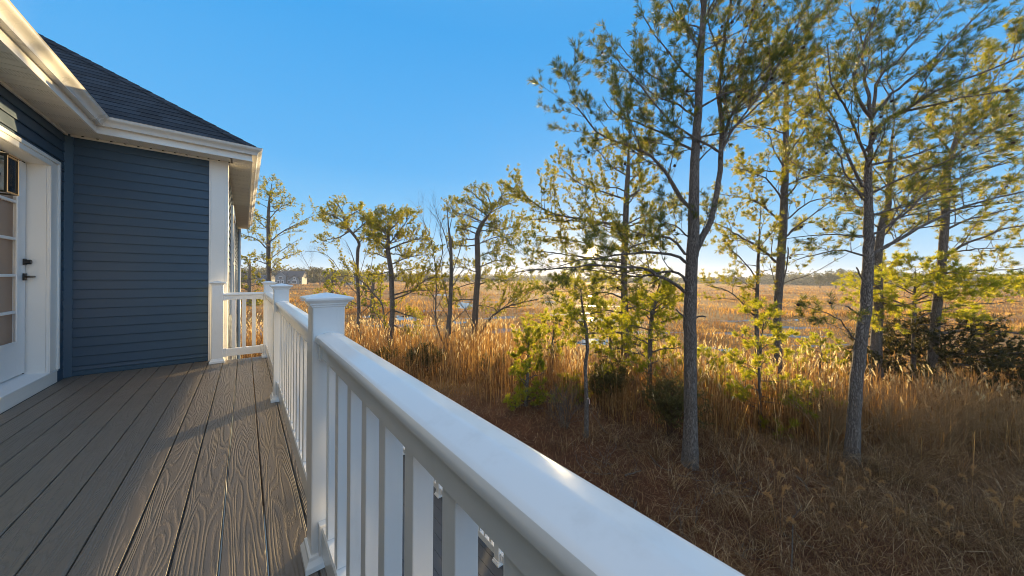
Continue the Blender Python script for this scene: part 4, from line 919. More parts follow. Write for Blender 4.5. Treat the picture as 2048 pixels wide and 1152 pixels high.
LD([(1252, 400), (1285, 375), (1310, 350)], .6, .05, .012); LD([(1251, 450), (1290, 430), (1325, 418), (1360, 410)], -.8, .055, .012); LD([(1250, 500), (1290, 485), (1330, 490)], .9, .05, .012)
LD([(1254, 340), (1280, 310), (1300, 290)], -.4, .04, .010); LD([(1249, 600), (1215, 585), (1180, 590), (1150, 600)], -.8, .05, .012); LD([(1249, 650), (1210, 660), (1165, 668)], .8, .045, .012, up=.2); LD([(1250, 620), (1290, 610), (1320, 615)], 1.0, .05, .012)
auto_limbs(T, Q_, R_, 18, .42, .97, .9, 2.8, .155, (.1, .6), subs=3.4, bare=.10, twigs=5.); auto_limbs(T, Q_, R_, 12, .16, .42, 1.2, 2.0, .155, (-.1, .3), subs=3.4, bare=.1, twigs=5.)
finish(T, G(1250, 742), 'pine_tree', 'pine further back whose long limb reaches left across the low sun', 'tree', per=18, w=.015, cones=20)

# --- young pines in front
def young(seed, bx, by, path, w, name, label, limbs, size=.15, hi=1.1, lo=.3, t0=.3, leaf=None, per=26, wn=None, subs=3.4, twigs=6., up=(.15, .7), bare=.05, rk=.45, extra=(), group=None, wood=None, cat='tree', t1=.98):
    global T
    T = Tree(seed); Q_, R_, dd = trunk(T, [(bx, by)] + path, 0, w, 20, 9)
    for pth, dk, r0 in extra: T.limb(T.rooted(pxpath(pth, dd, dk)), r0, r0 * .3, size, subs=subs, bare=bare, twigs=twigs, up=.25)
    auto_limbs(T, Q_, R_, limbs, t0, t1, lo, hi, size, up, rk=rk, subs=subs, bare=bare, twigs=twigs, t0_=None) if False else auto_limbs(T, Q_, R_, limbs, t0, t1, lo, hi, size, up, rk=rk, subs=subs, bare=bare, twigs=twigs)
    return finish(T, G(bx, by), name, label, cat, wood or M['bark'], leaf or M['yneedle'], per=per, w=wn, group=group)
young(21, 1172, 880, [(1173, 800), (1171, 740), (1175, 690), (1169, 640), (1163, 600), (1162, 570), (1160, 545)], (8, 7, 7, 6, 5, 4, 3), 'young_pine', 'slender young pine with thin bent stem and a ribbon tied low on it', 15, .15, .95, .3, .50,
      extra=(([(1171, 680), (1140, 660), (1110, 645), (1075, 632)], -.2, .014), ([(1170, 640), (1145, 615), (1110, 600), (1085, 590)], .3, .013), ([(1172, 655), (1200, 630), (1230, 622)], .3, .012), ([(1164, 590), (1190, 575), (1215, 570)], -.2, .010), ([(1163, 600), (1130, 580), (1105, 570)], -.2, .010)))
young(22, 1298, 800, [(1299, 740), (1301, 671), (1305, 625), (1311, 600), (1318, 575), (1324, 555)], (10, 9, 8, 7, 5, 3), 'young_pine', 'bushy bright green young pine just left of the forked pine trunk', 30, .15, 1.6, .4, .26, per=22, wn=None, subs=3.6,
      extra=(([(1299, 745), (1270, 725), (1230, 725), (1200, 745)], -.3, .02), ([(1300, 740), (1330, 735), (1365, 745), (1385, 755)], .3, .02), ([(1304, 630), (1340, 605), (1370, 585)], .2, .02)))
young(23, 1521, 865, [(1520, 800), (1518, 740), (1522, 690), (1527, 650), (1530, 610)], (7, 6, 5, 4, 2), 'young_pine', 'thin sapling pine with bright yellow green tufts in the reeds before the slim pine', 22, .15, 1.15, .3, .2,
      extra=(([(1520, 790), (1560, 800), (1600, 805), (1650, 800)], -.3, .013), ([(1519, 740), (1485, 725), (1470, 720)], .2, .011), ([(1520, 810), (1490, 800), (1470, 790)], -.2, .010)))
young(24, 1826, 800, [(1827, 720), (1828, 650), (1829, 600), (1830, 560), (1832, 535)], (11, 10, 9, 7, 4), 'young_pine', 'spreading bright green young pine whose level boughs cross the trunk of the right edge pine', 20, .16, 1.7, .6, .5, per=22, wn=None, subs=3.4,
      extra=(([(1828, 640), (1870, 622), (1930, 610), (2000, 605), (2060, 600)], -.9, .03), ([(1829, 605), (1880, 580), (1950, 570), (2020, 572)], -1.2, .028), ([(1828, 620), (1785, 600), (1745, 590), (1700, 570)], .4, .028), ([(1829, 590), (1790, 570), (1745, 560)], -.8, .024), ([(1830, 560), (1870, 545), (1920, 548)], -1.0, .02), ([(1829, 600), (1850, 585), (1900, 590), (1960, 590)], -1.5, .022), ([(1828, 660), (1790, 650), (1750, 640)], -.4, .02)))
young(25, 1517, 792, [(1513, 640), (1515, 560), (1517, 512), (1520, 447), (1522, 405)], (9, 8, 7, 6, 4, 2), 'young_pine', 'lanky pine with thin straight stem just left of the slim pine', 12, .17, 1.2, .35, .42, leaf=M['needle'], per=18, wn=None, subs=2.6, twigs=4., rk=.4,
      extra=(([(1516, 560), (1490, 525), (1460, 500), (1440, 490)], -.6, .03), ([(1516, 585), (1480, 560), (1450, 545)], .5, .025)))
young(26, 1052, 815, [(1054, 770), (1056, 730), (1057, 695), (1058, 668)], (7, 6, 4, 2), 'young_pine', 'low rounded green pine bush in the reeds beside the handrail', 24, .15, .85, .25, .12, per=30, wn=None, subs=4.2, twigs=7., up=(.25, .9))
young(27, 1140, 800, [(1142, 780), (1143, 762)], (5, 4, 2), 'young_pine', 'tiny bright green pine seedling at the foot of the slender young pine', 12, .14, .55, .2, .2, per=28, wn=None, subs=5., twigs=7.)
young(28, 1420, 800, [(1418, 770), (1415, 740), (1416, 715)], (6, 5, 3), 'young_pine', 'yellow green pine shoot just right of the forked pine trunk', 18, .15, .9, .3, .25, per=22, wn=None, subs=4., twigs=6.)

# --- the row of wind shaped pines on the left
kw = dict(subs=4.4, bare=.10, twigs=6.5)
T = Tree(31); Q_, R_, dd = trunk(T, [(540, 668), (538, 600), (538, 562), (537, 496), (537, 444), (538, 409), (542, 380), (545, 358)], 0, (11, 10, 9, 8, 6, 4, 2), 26); D = dd
def LE(path, dk, r0, r1, **k):
    q = dict(kw); q.update(k); return T.limb(T.rooted(pxpath(path, D, dk)), r0, r1, .12, slmax=2.0, **q)
LE([(538, 485), (567, 462), (600, 446), (628, 430)], -.8, .07, .014, subs=2.4); LE([(537, 520), (565, 500), (595, 480)], .8, .06, .012, subs=2.2); LE([(538, 545), (560, 520), (590, 508)], -.6, .05, .012)
LE([(537, 500), (515, 480), (490, 470), (470, 462)], .8, .06, .012, subs=2.2); LE([(537, 530), (510, 520), (480, 518)], -.8, .06, .012); LE([(537, 460), (520, 445), (505, 430)], .5, .045, .010); LE([(538, 440), (560, 415), (585, 405)], .5, .045, .010)
LE([(540, 405), (555, 390), (566, 378)], -.3, .03, .008); LE([(540, 400), (528, 385), (520, 378)], .3, .03, .008)
auto_limbs(T, Q_, R_, 9, .5, .97, .5, 1.9, .17, (.2, .7), subs=2.6, bare=.2, twigs=4.4)
auto_limbs(T, Q_, R_, 8, .72, .97, .4, 1.0, .15, (.3, .8), subs=4, bare=.1, twigs=5.)
finish(T, G(540, 668), 'pine_tree', 'open crowned pine right beside the white corner board of the house', 'tree', per=14, w=.017)

T = Tree(32); Q_, R_, dd = trunk(T, [(719, 690), (718, 640), (717, 590), (714, 534), (716, 500), (718, 485), (706, 468), (692, 450), (686, 430), (684, 412)], 0, (8, 7.5, 7, 7, 6, 6, 5, 4, 2.5), 28); D = dd; kw = dict(subs=5.4, bare=.06, twigs=7.2)
for pth, dk in (([(712, 475), (690, 455), (665, 445), (645, 440)], .6), ([(700, 462), (678, 475), (655, 480), (642, 488)], -.7), ([(690, 448), (665, 430), (650, 425)], .5), ([(688, 440), (710, 425), (722, 420)], -.5), ([(686, 425), (675, 408), (668, 402)], .3), ([(717, 488), (735, 465), (750, 455)], .6), ([(705, 468), (728, 448), (740, 440)], -.6)): LE(pth, dk, .05, .012)
for pth in ([(716, 590), (690, 560), (665, 520), (640, 505), (610, 503)], [(714, 540), (700, 500), (690, 480)], [(717, 600), (735, 560), (748, 500), (750, 460)], [(717, 560), (728, 520), (735, 490)], [(716, 610), (680, 590), (640, 560), (615, 530), (602, 505)]): LE(pth, T.r.uniform(-.8, .8), .04, .008, leafy_=False, subs=2.0, bare=.1, sl=(.2, .4))
for pth in ([(718, 655), (690, 640), (672, 620)], [(718, 630), (740, 610), (755, 580)], [(718, 670), (695, 668), (680, 655)]): LE(pth, 0, .03, .008, leafy_=False, subs=2.2)
auto_limbs(T, Q_, R_, 9, .66, .98, .7, 1.7, .12, (.1, .8), subs=5.6, bare=.06, twigs=7.2)
finish(T, G(719, 690), 'pine_tree', 'thin trunked pine with leaning tuft crown, rising just right of the nearest capped post', 'tree', per=14, w=.017)

T = Tree(33); Q_, R_, dd = trunk(T, [(782, 700), (782, 666), (785, 620), (784, 583), (782, 541), (777, 507), (776, 479), (780, 455), (788, 432)], 0, (12, 11, 11, 10, 9, 8, 6, 4), 28); D = dd; kw = dict(subs=6.0, bare=.04, twigs=7.4)
LE([(778, 700), (770, 660), (765, 611), (745, 585), (728, 566), (700, 552), (665, 555)], -.6, .09, .02, subs=1.5)
for pth, dk in (([(777, 500), (755, 480), (742, 460), (735, 440)], .8), ([(777, 490), (800, 460), (815, 440), (822, 430)], -.8), ([(778, 475), (765, 445), (758, 430)], -.6), ([(779, 462), (800, 440), (808, 425)], .7), ([(777, 500), (810, 485), (838, 478), (855, 480)], .8), ([(784, 528), (815, 515), (845, 510), (870, 512)], -.8), ([(780, 520), (755, 508), (742, 505)], .9),
                ([(785, 560), (810, 540), (840, 545)], .6), ([(785, 600), (820, 585), (850, 560), (875, 553)], -.6), ([(784, 590), (827, 581), (880, 583)], .8), ([(784, 540), (760, 548), (738, 545)], -.8), ([(784, 620), (815, 630), (840, 635)], .7), ([(784, 650), (810, 660), (835, 668)], -.4), ([(777, 485), (775, 445), (780, 425)], .2), ([(776, 480), (745, 470), (735, 478)], -1.0)): LE(pth, dk, .06, .012)
auto_limbs(T, Q_, R_, 14, .66, .98, .7, 1.7, .12, (.1, .8), subs=5.6, bare=.06, twigs=7.2)
finish(T, G(782, 700), 'pine_tree', 'dense rounded pine with a low limb forking left from its foot', 'tree', per=14, w=.017, cones=10)

T = Tree(34); Q_, R_, dd = trunk(T, [(893, 702), (897, 660), (900, 620), (902, 566), (902, 496), (898, 462), (895, 430), (893, 405)], 0, (11, 9, 8, 7, 5.5, 4, 3, 1.5), 24); D = dd
bw = dict(leafy_=False, subs=2.6, bare=.1, twigs=4.5, sl=(.25, .45), curve=.5, up=.5)
for pth, r0 in (([(892, 695), (873, 650), (872, 600), (872, 540), (862, 480), (850, 450), (838, 430)], .075), ([(872, 560), (885, 500), (880, 460), (890, 430)], .04), ([(901, 560), (920, 500), (930, 460), (938, 430)], .05), ([(902, 520), (890, 470), (875, 430), (868, 410)], .04), ([(900, 620), (885, 560), (882, 520)], .04), ([(902, 580), (925, 540), (942, 520)], .04), ([(872, 600), (850, 570), (838, 550)], .035), ([(898, 650), (930, 620), (950, 590)], .04), ([(872, 640), (850, 620), (835, 618)], .03), ([(868, 500), (850, 490), (835, 478)], .03), ([(899, 640), (880, 610), (860, 600)], .03), ([(897, 462), (905, 430), (910, 410)], .03), ([(896, 670), (920, 655), (940, 650)], .03)):
    LE(pth, T.r.uniform(-.9, .9), r0, .006, **bw)
finish(T, G(893, 702), 'bare_tree', 'leafless twiggy tree with twin grey stems between two pines', 'tree', M['greybark'], None, wood_name='trunk')

T = Tree(35); Q_, R_, dd = trunk(T, [(945, 690), (949, 650), (952, 600), (956, 548), (955, 500), (955, 470), (964, 448), (976, 432), (987, 415)], 0, (13, 12, 11, 11, 10, 9, 8, 6), 30); D = dd; kw = dict(subs=5.4, bare=.05, twigs=7.2)
LE([(952, 690), (962, 664), (983, 635), (1005, 618), (1030, 608), (1077, 598)], -.8, .13, .03, subs=1.8, t0=.55)
for pth, dk in (([(984, 418), (975, 390), (965, 378)], .4), ([(985, 418), (1005, 390), (1012, 372)], -.4), ([(980, 425), (1010, 410), (1030, 405)], .6), ([(975, 432), (945, 410), (920, 400)], -.6), ([(966, 445), (935, 430), (912, 425), (900, 410)], .7), ([(965, 450), (1000, 458), (1025, 455), (1045, 440)], .6), ([(956, 488), (990, 475), (1020, 468), (1048, 462)], -.9), ([(956, 515), (985, 502), (1020, 500)], .8), ([(955, 478), (930, 480), (905, 488)], .8), ([(955, 490), (925, 492), (900, 485)], -.9),
                ([(957, 535), (990, 522), (1015, 520)], -.7), ([(955, 545), (925, 535), (900, 538)], .8), ([(954, 570), (990, 560), (1025, 572), (1045, 590)], .6), ([(952, 565), (915, 575), (895, 585)], -.8), ([(953, 555), (990, 560), (1030, 560)], -1.0), ([(952, 610), (985, 615), (1000, 628)], .7), ([(985, 420), (955, 395), (940, 380)], -.2), ([(952, 600), (920, 600), (900, 612)], .7)): LE(pth, dk, .055, .012)
LE([(950, 650), (930, 620), (915, 600)], -.5, .04, .01, leafy_=False); LE([(948, 665), (975, 640), (985, 620)], .5, .03, .01, leafy_=False)
auto_limbs(T, Q_, R_, 12, .66, .98, .7, 1.7, .12, (.1, .8), subs=5.6, bare=.06, twigs=7.2)
finish(T, G(945, 690), 'pine_tree', 'gnarled pine with a thick low limb curving right, right of the bare tree', 'tree', per=14, w=.017, cones=10)

# --- dark cedar, shrubs, brambles
T = Tree(41); Q_, R_, dd = trunk(T, [(1890, 800), (1890, 740), (1890, 690), (1890, 640)], 0, (12, 10, 7, 4), 14)
auto_limbs(T, Q_, R_, 60, .16, .97, .5, 4.3, .12, (-.02, .12), rk=.34, subs=4.6, bare=.02, twigs=7., up_=0) if False else None
for k in range(46):
    t = .2 + .78 * k / 46; p, r_ = at(Q_, R_, t); az = k * 2.4; L_ = (3.9 * (1 - (t - .2) ** 1.3) + .3) * T.r.uniform(.55, 1.05); h_ = np.array([math.cos(az), math.sin(az), 0])
    T.limb([p, p + h_ * L_ * .5 + UPV * .06 * L_, p + h_ * L_ - UPV * .06 * L_], .02, .005, .13, subs=3.0, bare=.05, twigs=5., up=.05, curve=.02, slmax=.9)
finish(T, G(1890, 800), 'cedar_tree', 'wide dark green cedar with flat layered boughs behind the pine at the right edge', 'tree', M['thin'], M['cedar'], per=16, w=.022, spread=(.2, .9), back=1.2)
def shrub(seed, bx, by, hh, spread_, stems, leaf, label, name='shrub', wood='thin', size=.07, per=10, wn=.02, bare=.1, twigs=8., lean=0., subs=3.4, r=.008):
    global T
    T = Tree(seed); base = G(bx, by); g = base.copy(); g[2] = gheight(base[0], base[1])
    for k in range(stems):
        a = T.r.uniform(0, 2 * PI); s_ = spread_ * math.sqrt(T.r.random()); h_ = np.array([math.cos(a), math.sin(a), 0]); L_ = hh * T.r.uniform(.6, 1.1)
        p0 = g + h_ * .12 * T.r.random() - UPV * .05; p2 = g + h_ * s_ + UPV * L_ * (1 - .35 * (s_ / spread_) ** 2)
        p1 = (p0 + p2) / 2 + UPV * .14 * L_ - h_ * s_ * .12 + T.r.normal(0, .06, 3)
        T.limb([p0, p1, p2], r * T.r.uniform(.7, 1.3), r * .35, size, subs=subs, bare=bare, twigs=twigs, t0=.2, leafy_=leaf is not None, up=.25, sides=5, slmax=.7, curve=.2)
    return finish(T, g, name, label, 'shrub', M[wood], M[leaf] if leaf else None, wood_name='stems', per=per, w=wn, spread=(.3, 1.4), back=1.)
shrub(51, 852, 745, 1.15, 1.0, 30, 'olive', 'dark olive shrub in the reeds below the bare tree', size=.08, per=12, wn=.03)
shrub(52, 1340, 880, 1.5, .85, 30, 'olive', 'brownish olive shrub crowding the left side of the forked pine foot', size=.06, per=9, wn=.02)
shrub(53, 1130, 860, 1.0, .8, 16, None, 'leafless brush around the foot of the slender young pine', name='bare_shrub', wood='greybark')
shrub(54, 985, 750, .9, .8, 18, 'olive', 'small olive green shrub at the foot of the gnarled pine', size=.07, per=10, wn=.03)
for k, (bx, by, hh, sp_, n_, lb) in enumerate(((1655, 912, 2.0, 1.1, 26, 'pale branched bramble arching beside the leaning pine trunk'), (1775, 905, 1.8, 1.2, 34, 'tangled tan bramble right of the leaning pine trunk'), (1890, 905, 1.75, 1.3, 36, 'tangled tan bramble under the bare low limbs of the right edge pine'), (2020, 915, 1.6, 1.3, 36, 'tangled tan bramble cut by the right edge of the photo'), (1955, 880, 1.7, 1.4, 34, 'sunlit bramble at the foot of the dark cedar'), (1830, 930, .8, .9, 18, 'low tangled bramble nearest the dry grass on the right'))):
    shrub(60 + k, bx, by, hh, sp_, n_, None, lb, name='bramble', wood='bramble', subs=3.4, twigs=3.6, r=.014 if k else .019)
# dried weed stalks in the near grass
weed0 = None
WEEDS = [(1480, 1000), (1552, 1005), (1612, 975), (1640, 1015), (1690, 1010), (1745, 1000), (1660, 1060), (1560, 1080), (1880, 1060), (1900, 1110), (1985, 1040), (1945, 1010), (1790, 1070), (1720, 1100), (2020, 1090), (1095, 800), (1120, 815)]
for k, (bx, by) in enumerate(WEEDS):
    g = G(bx, by); g[2] = gheight(g[0], g[1])
    if weed0 is None:
        T = Tree(80)
        for q in range(3):
            a = q * 2.3; h_ = np.array([math.cos(a), math.sin(a), 0]); L_ = (.66, .5, .36)[q]; p0 = h_ * .03; p2 = h_ * (.05 + .06 * q) + UPV * L_
            S_ = smooth_path([p0, (p0 + p2) / 2 - h_ * .01, p2, p2 + h_ * .08 - UPV * .005], 14); T.tube(S_, np.linspace(.0035, .0014, 14), 4)
            for i in range(70):
                x = T.r.uniform(6.5, 12.9); k_ = int(x); p_ = S_[k_] * (1 - x + k_) + S_[k_ + 1] * (x - k_); d_ = T.r.normal(0, .5, 3) + UPV * .7 + h_ * .35
                T.tuft(p_ + d_ * T.r.uniform(0, .035), d_ / np.linalg.norm(d_), .032)
        weed0 = empty('dried_weed', (0, 0, 0), 'x', 'weed', 'dried weeds in the dry grass'); T.wood('stalk', M['weed'], weed0); T.needles('seed_head', M['weed'], weed0, 5, .005, (.2, .9), 1.)
        root = weed0
    else:
        root = weed0.copy(); COL.objects.link(root)
        for ch in list(weed0.children):
            c_ = ch.copy(); COL.objects.link(c_); c_.parent = root
    root.location = g; root.rotation_euler = (0, 0, k * 1.7); sc_ = .55 + .75 * ((k * 37) % 10) / 10; root.scale = (sc_,) * 3
    root['label'] = 'feathery dried weed stalk glowing tan in the dry grass' if k < 15 else 'feathery dried weed stalk by the reeds beside the handrail'
    root['group'] = 'dried weeds in the dry grass' if k < 15 else 'dried weeds by the handrail'
# fallen branches
def fallen(pts, r0, label, mat='greybark'):
    P3 = []
    for x, y, dz in pts: g = G(x, y); g[2] = gheight(g[0], g[1]) + dz; P3.append(g)
    T = Tree(len(label)); T.limb(P3, r0, r0 * .4, .1, subs=1.6, bare=.4, leafy_=False, sides=7, slmax=.4)
    o = np_mesh('fallen_branch', np.concatenate(T.V), np.concatenate(T.Q), None, M[mat], smooth=True); tag(o, label, 'branch')
fallen([(1297, 912, .05), (1312, 935, .06), (1330, 948, .04), (1345, 950, .03)], .016, 'crooked pale branch on the brown pine straw left of the forked pine')
fallen([(1250, 965, .04), (1270, 962, .05), (1282, 956, .05)], .022, 'short dark stick lying on the brown pine straw below the crooked pale branch', 'bark')
fallen([(1594, 968, .1), (1608, 978, .1), (1616, 990, .08)], .03, 'pale broken log in the dry grass left of the leaning pine', 'greybark')
fallen([(1583, 1150, .04), (1584, 1120, .2), (1586, 1085, .42)], .014, 'pale stick standing up in the dry grass at the bottom edge')
fallen([(1215, 880, .06), (1195, 862, .2), (1180, 840, .35)], .012, 'thin grey branch leaning in the brush by the slender young pine')
# ribbon on the slender stem
c = P(1174, 797, (G(1172, 880) - EYE) @ AF)
mb = MB(); ring = [(c[0] + .052 * math.cos(a), c[1] + .052 * math.sin(a)) for a in np.linspace(0, 2 * PI, 16, endpoint=False)]
mb.loft([[(x, y, c[2]) for x, y in ring], [(x, y, c[2] + .022) for x, y in ring]], cap=False)
q = c + AR * .045 - AF * .04; mb.add([q, q + AR * .02, q + AR * .028 - UPV * .14, q + AR * .004 - UPV * .13], [(0, 1, 2, 3)])
o = mb.build('survey_ribbon', plain('ribbon', (.75, .55, .48), .5)); sm = o.modifiers.new('thick', 'SOLIDIFY'); sm.thickness = .0015
tag(o, 'pale pink ribbon tied round the slender young pine stem', 'ribbon')

# ------------------------------------------------------------------ the far side of the marsh
def crown_cloud(cs, rs, per, size, rng):
    """leaf clumps on lobed crowns: many small faces spread through each crown"""
    n = len(cs); u = unit(rng.normal(0, 1, (n * per, 3))).reshape(n, per, 3); rad = rng.random((n, per, 1)) ** .4
    lob = 1 + .25 * np.sin(u[..., :1] * 5 + rng.uniform(0, 6, (n, 1, 1))) * np.sin(u[..., 1:2] * 4 + u[..., 2:] * 3)
    c = cs[:, None, :] + u * rad * lob * rs[:, None, :]
    a = unit(rng.normal(0, 1, (n * per, 3))).reshape(n, per, 3); b = np.cross(a, unit(rng.normal(0, 1, (n * per, 3))).reshape(n, per, 3))
    s = (size[:, None, None] if np.ndim(size) else size) * rng.uniform(.6, 1.4, (n, per, 1))
    V = np.stack([c + a * s, c - a * s * .5 + b * s * .8, c - a * s * .5 - b * s * .8], 2).reshape(-1, 3); return V, np.arange(n * per * 3).reshape(-1, 3)
M['far'] = leafy('far_leaves', ((0, (.035, .045, .018)), (.5, (.06, .068, .028)), (1, (.10, .085, .045))), ((0, (.10, .11, .03)), (1, (.24, .19, .06))), .35)
M['farb'] = leafy('far_bare_twigs', ((0, (.10, .075, .055)), (1, (.19, .14, .10))), ((0, (.2, .14, .08)), (1, (.32, .22, .12))), .3)
r = np.random.default_rng(5)
cs, rs = [], []
for px in np.arange(330, 2500, 4.2):
    for q in range(2):
        x = px + r.uniform(-3, 3); d = np.interp(x, [300, 640, 900, 1100, 1400, 1600, 2100, 2500], [250, 270, 420, 470, 420, 300, 260, 250]) * r.uniform(.92, 1.15)
        hh = np.interp(x, [300, 640, 900, 1060, 1200, 1400, 1600, 1750, 2000, 2500], [13, 11, 9, 10, 7, 8, 12, 12, 10, 11]) * r.uniform(.6, 1.15)
        g = GD(x, d); cs.append(g + UPV * hh * .5); w_ = r.uniform(2.5, 5.0); rs.append((w_, w_, hh * .56))
V, Tt = crown_cloud(np.array(cs), np.array(rs), 110, 1.0, r)
tag(np_mesh('distant_treeline', V, None, Tt, M['far']), kind='stuff')
# single trees around the houses across the marsh
TREES = [(486, 566, 575, 170, 8.0, 'y'), (506, 560, 580, 150, 6.0, 'y'), (525, 566, 583, 130, 4.5, 'y'), (582, 540, 570, 205, 10, 'f'), (615, 540, 572, 195, 9, 'f'), (640, 535, 573, 185, 10.5, 'f'), (628, 556, 577, 160, 6.5, 'd'), (655, 548, 577, 170, 7, 'f'), (672, 543, 577, 165, 8, 'f'), (690, 536, 578, 150, 8.5, 'y'), (735, 540, 580, 150, 8, 'y'), (760, 548, 578, 160, 6.5, 'd'), (812, 555, 575, 190, 6.5, 'f'), (1640, 553, 583, 190, 8, 'f'), (1672, 540, 585, 180, 11, 'f'), (1700, 548, 584, 185, 9, 'f'), (1985, 552, 583, 170, 8.5, 'f'), (2040, 548, 584, 170, 9, 'f')]
WORDS = {'y': 'sunlit yellow green', 'f': 'grey green', 'd': 'dark'}
for k, (px, yt, yb, d, hh, kind) in enumerate(TREES):
    g = GD(px, d); hh = (yb - yt) / FPX * d
    lobes = 9; c_, r_ = [], []
    for q in range(lobes):
        a = r.uniform(0, 2 * PI); s_ = hh * .26 * math.sqrt(r.random()); c_.append(g + np.array([s_ * math.cos(a), s_ * math.sin(a), hh * r.uniform(.35, .85)])); w_ = hh * r.uniform(.13, .22); r_.append((w_, w_, w_ * .8))
    V, Tt = crown_cloud(np.array(c_), np.array(r_), 170, hh * .032, r)
    where = ('left of the grey gabled house' if px < 560 else 'right of the grey gabled house' if px < 660 else 'behind the row of left hand pines' if px < 850 else 'between the straight slim pine and the leaning pine' if px < 1720 else 'beyond the right edge pine')
    same = [t for t in TREES if t[5] == kind and ('left of the grey gabled house' if t[0] < 560 else 'right of the grey gabled house' if t[0] < 660 else 'behind the row of left hand pines' if t[0] < 850 else 'between the straight slim pine and the leaning pine' if t[0] < 1720 else 'beyond the right edge pine') == where]
    root = empty('marsh_edge_tree', tuple(g), f'{WORDS[kind]} round tree across the marsh, {where}', 'tree', 'trees on the far edge of the marsh')
    np_mesh('crown', V, None, Tt, M['far'] if kind != 'y' else M['needle'] if kind == 'y' else M['cedar'], parent=root)
    mb = MB(); mb.tube([g - UPV * .3, g + UPV * hh * .6], [hh * .035, hh * .02], 7); mb.build('trunk', M['bark'], root, smooth=True)
# houses across the marsh
M['farwall'] = plain('pale_siding', (.13, .16, .19), .7); M['farroof'] = plain('dark_roof', (.045, .05, .065), .8); M['farglass'] = plain('far_window', (.05, .06, .08), .2); M['farwhite'] = plain('far_white', (.75, .75, .75), .6)
def far_house(name, label, px, d, w, dep, h, roofh, gables, wins, turn=0.):
    c = GD(px, d); root = empty(name, tuple(c), label, 'house')
    ca, sa = math.cos(turn), math.sin(turn)
    ux = AR * ca + AF * sa; uy = AF * ca - AR * sa           # along the front, away from the eye
    def p(x, y, z): return c + ux * x + uy * y + UPV * z
    def prism(mb, x0, x1, y0, y1, z0, z1): mb.add([p(x0,y0,z0),p(x1,y0,z0),p(x1,y1,z0),p(x0,y1,z0),p(x0,y0,z1),p(x1,y0,z1),p(x1,y1,z1),p(x0,y1,z1)], [(3,2,1,0),(4,5,6,7),(0,1,5,4),(1,2,6,5),(2,3,7,6),(3,0,4,7)])
    mb = MB(); prism(mb, -w/2, w/2, 0, dep, -.2, h); mb.build('wall', M['farwall'], root)
    mb = MB(); e = .5
    mb.add([p(-w/2-e, -e, h-.1), p(w/2+e, -e, h-.1), p(w/2+e, dep/2, h+roofh), p(-w/2-e, dep/2, h+roofh), p(-w/2-e, dep+e, h-.1), p(w/2+e, dep+e, h-.1)], [(0,1,2,3),(3,2,5,4),(0,3,4),(1,5,2),(0,4,5,1)]); mb.build('roof', M['farroof'], root)
    for gx, gw, gh, rh in gables:
        mb = MB(); mb.add([p(gx-gw/2, -1.6, -.2), p(gx+gw/2, -1.6, -.2), p(gx+gw/2, -1.6, gh), p(gx, -1.6, gh+rh), p(gx-gw/2, -1.6, gh), p(gx-gw/2, .5, -.2), p(gx+gw/2, .5, -.2), p(gx+gw/2, dep/2, gh), p(gx, dep/2, gh+rh), p(gx-gw/2, dep/2, gh)], [(0,1,2,3,4),(0,5,9,4),(1,6,7,2),(5,6,7,8,9)]); mb.build('gable_wall', M['farwall'], root)
        mb = MB(); q = .35
        for sg in (-1, 1): mb.add([p(gx, -1.6-q, gh+rh+.12), p(gx+sg*(gw/2+q), -1.6-q, gh-.2), p(gx+sg*(gw/2+q), dep/2, gh-.2), p(gx, dep/2, gh+rh+.12)], [(0,1,2,3)])
        o = mb.build('gable_roof', M['farroof'], root); sm = o.modifiers.new('thick', 'SOLIDIFY'); sm.thickness = .2
    for wx, wy, wz, ww, wh in wins:
        mb = MB(); prism(mb, wx-ww/2-.12, wx+ww/2+.12, wy-.10, wy-.02, wz-.12, wz+wh+.12); fr = mb.build('window', M['farwhite'], root)
        mb = MB(); prism(mb, wx-ww/2, wx+ww/2, wy-.13, wy-.1005, wz, wz+wh); mb.build('pane', M['farglass'], fr)
far_house('far_house', 'grey house with two front gables and white framed windows across the marsh', 578, 185, 13, 9, 4.4, 3.4, ((-3.6, 5.2, 5.0, 2.4), (3.3, 4.6, 3.4, 2.0)), ((-3.6, -1.6, 3.2, 1.4, 1.3), (-4.6, -1.6, .8, 1.0, 1.4), (-2.6, -1.6, .8, 1.0, 1.4), (3.3, -1.6, 2.9, 1.0, 1.0), (3.3, -1.6, .7, 2.2, 1.5), (0, 0, .8, 1.0, 1.4), (5.6, 0, .8, 1.0, 1.4)), .25)
far_house('far_house', 'low pale house with dark roof left of the grey gabled house across the marsh', 524, 200, 8, 7, 2.8, 2.6, ((1.2, 3.6, 2.8, 1.8),), ((1.2, -1.6, .8, 1.2, 1.4), (-2.4, 0, .8, 1.0, 1.3)), .2)
far_house('far_house', 'small pale house glimpsed beyond the thin trunked pine across the marsh', 708, 190, 9, 7, 2.8, 2.2, ((-1.5, 3.2, 2.8, 1.4),), ((1.8, 0, .8, 1.6, 1.3), (-1.5, -1.6, .8, 1.2, 1.3)), .1)
mb = MB(); g = GD(707, 180); mb.tube([g, g + UPV * 8.2], [.16, .11], 8); o = mb.build('utility_pole', M['farwhite']); tag(o, 'pale bare pole by the small pale house across the marsh', 'pole')

print('tufts', NT_)
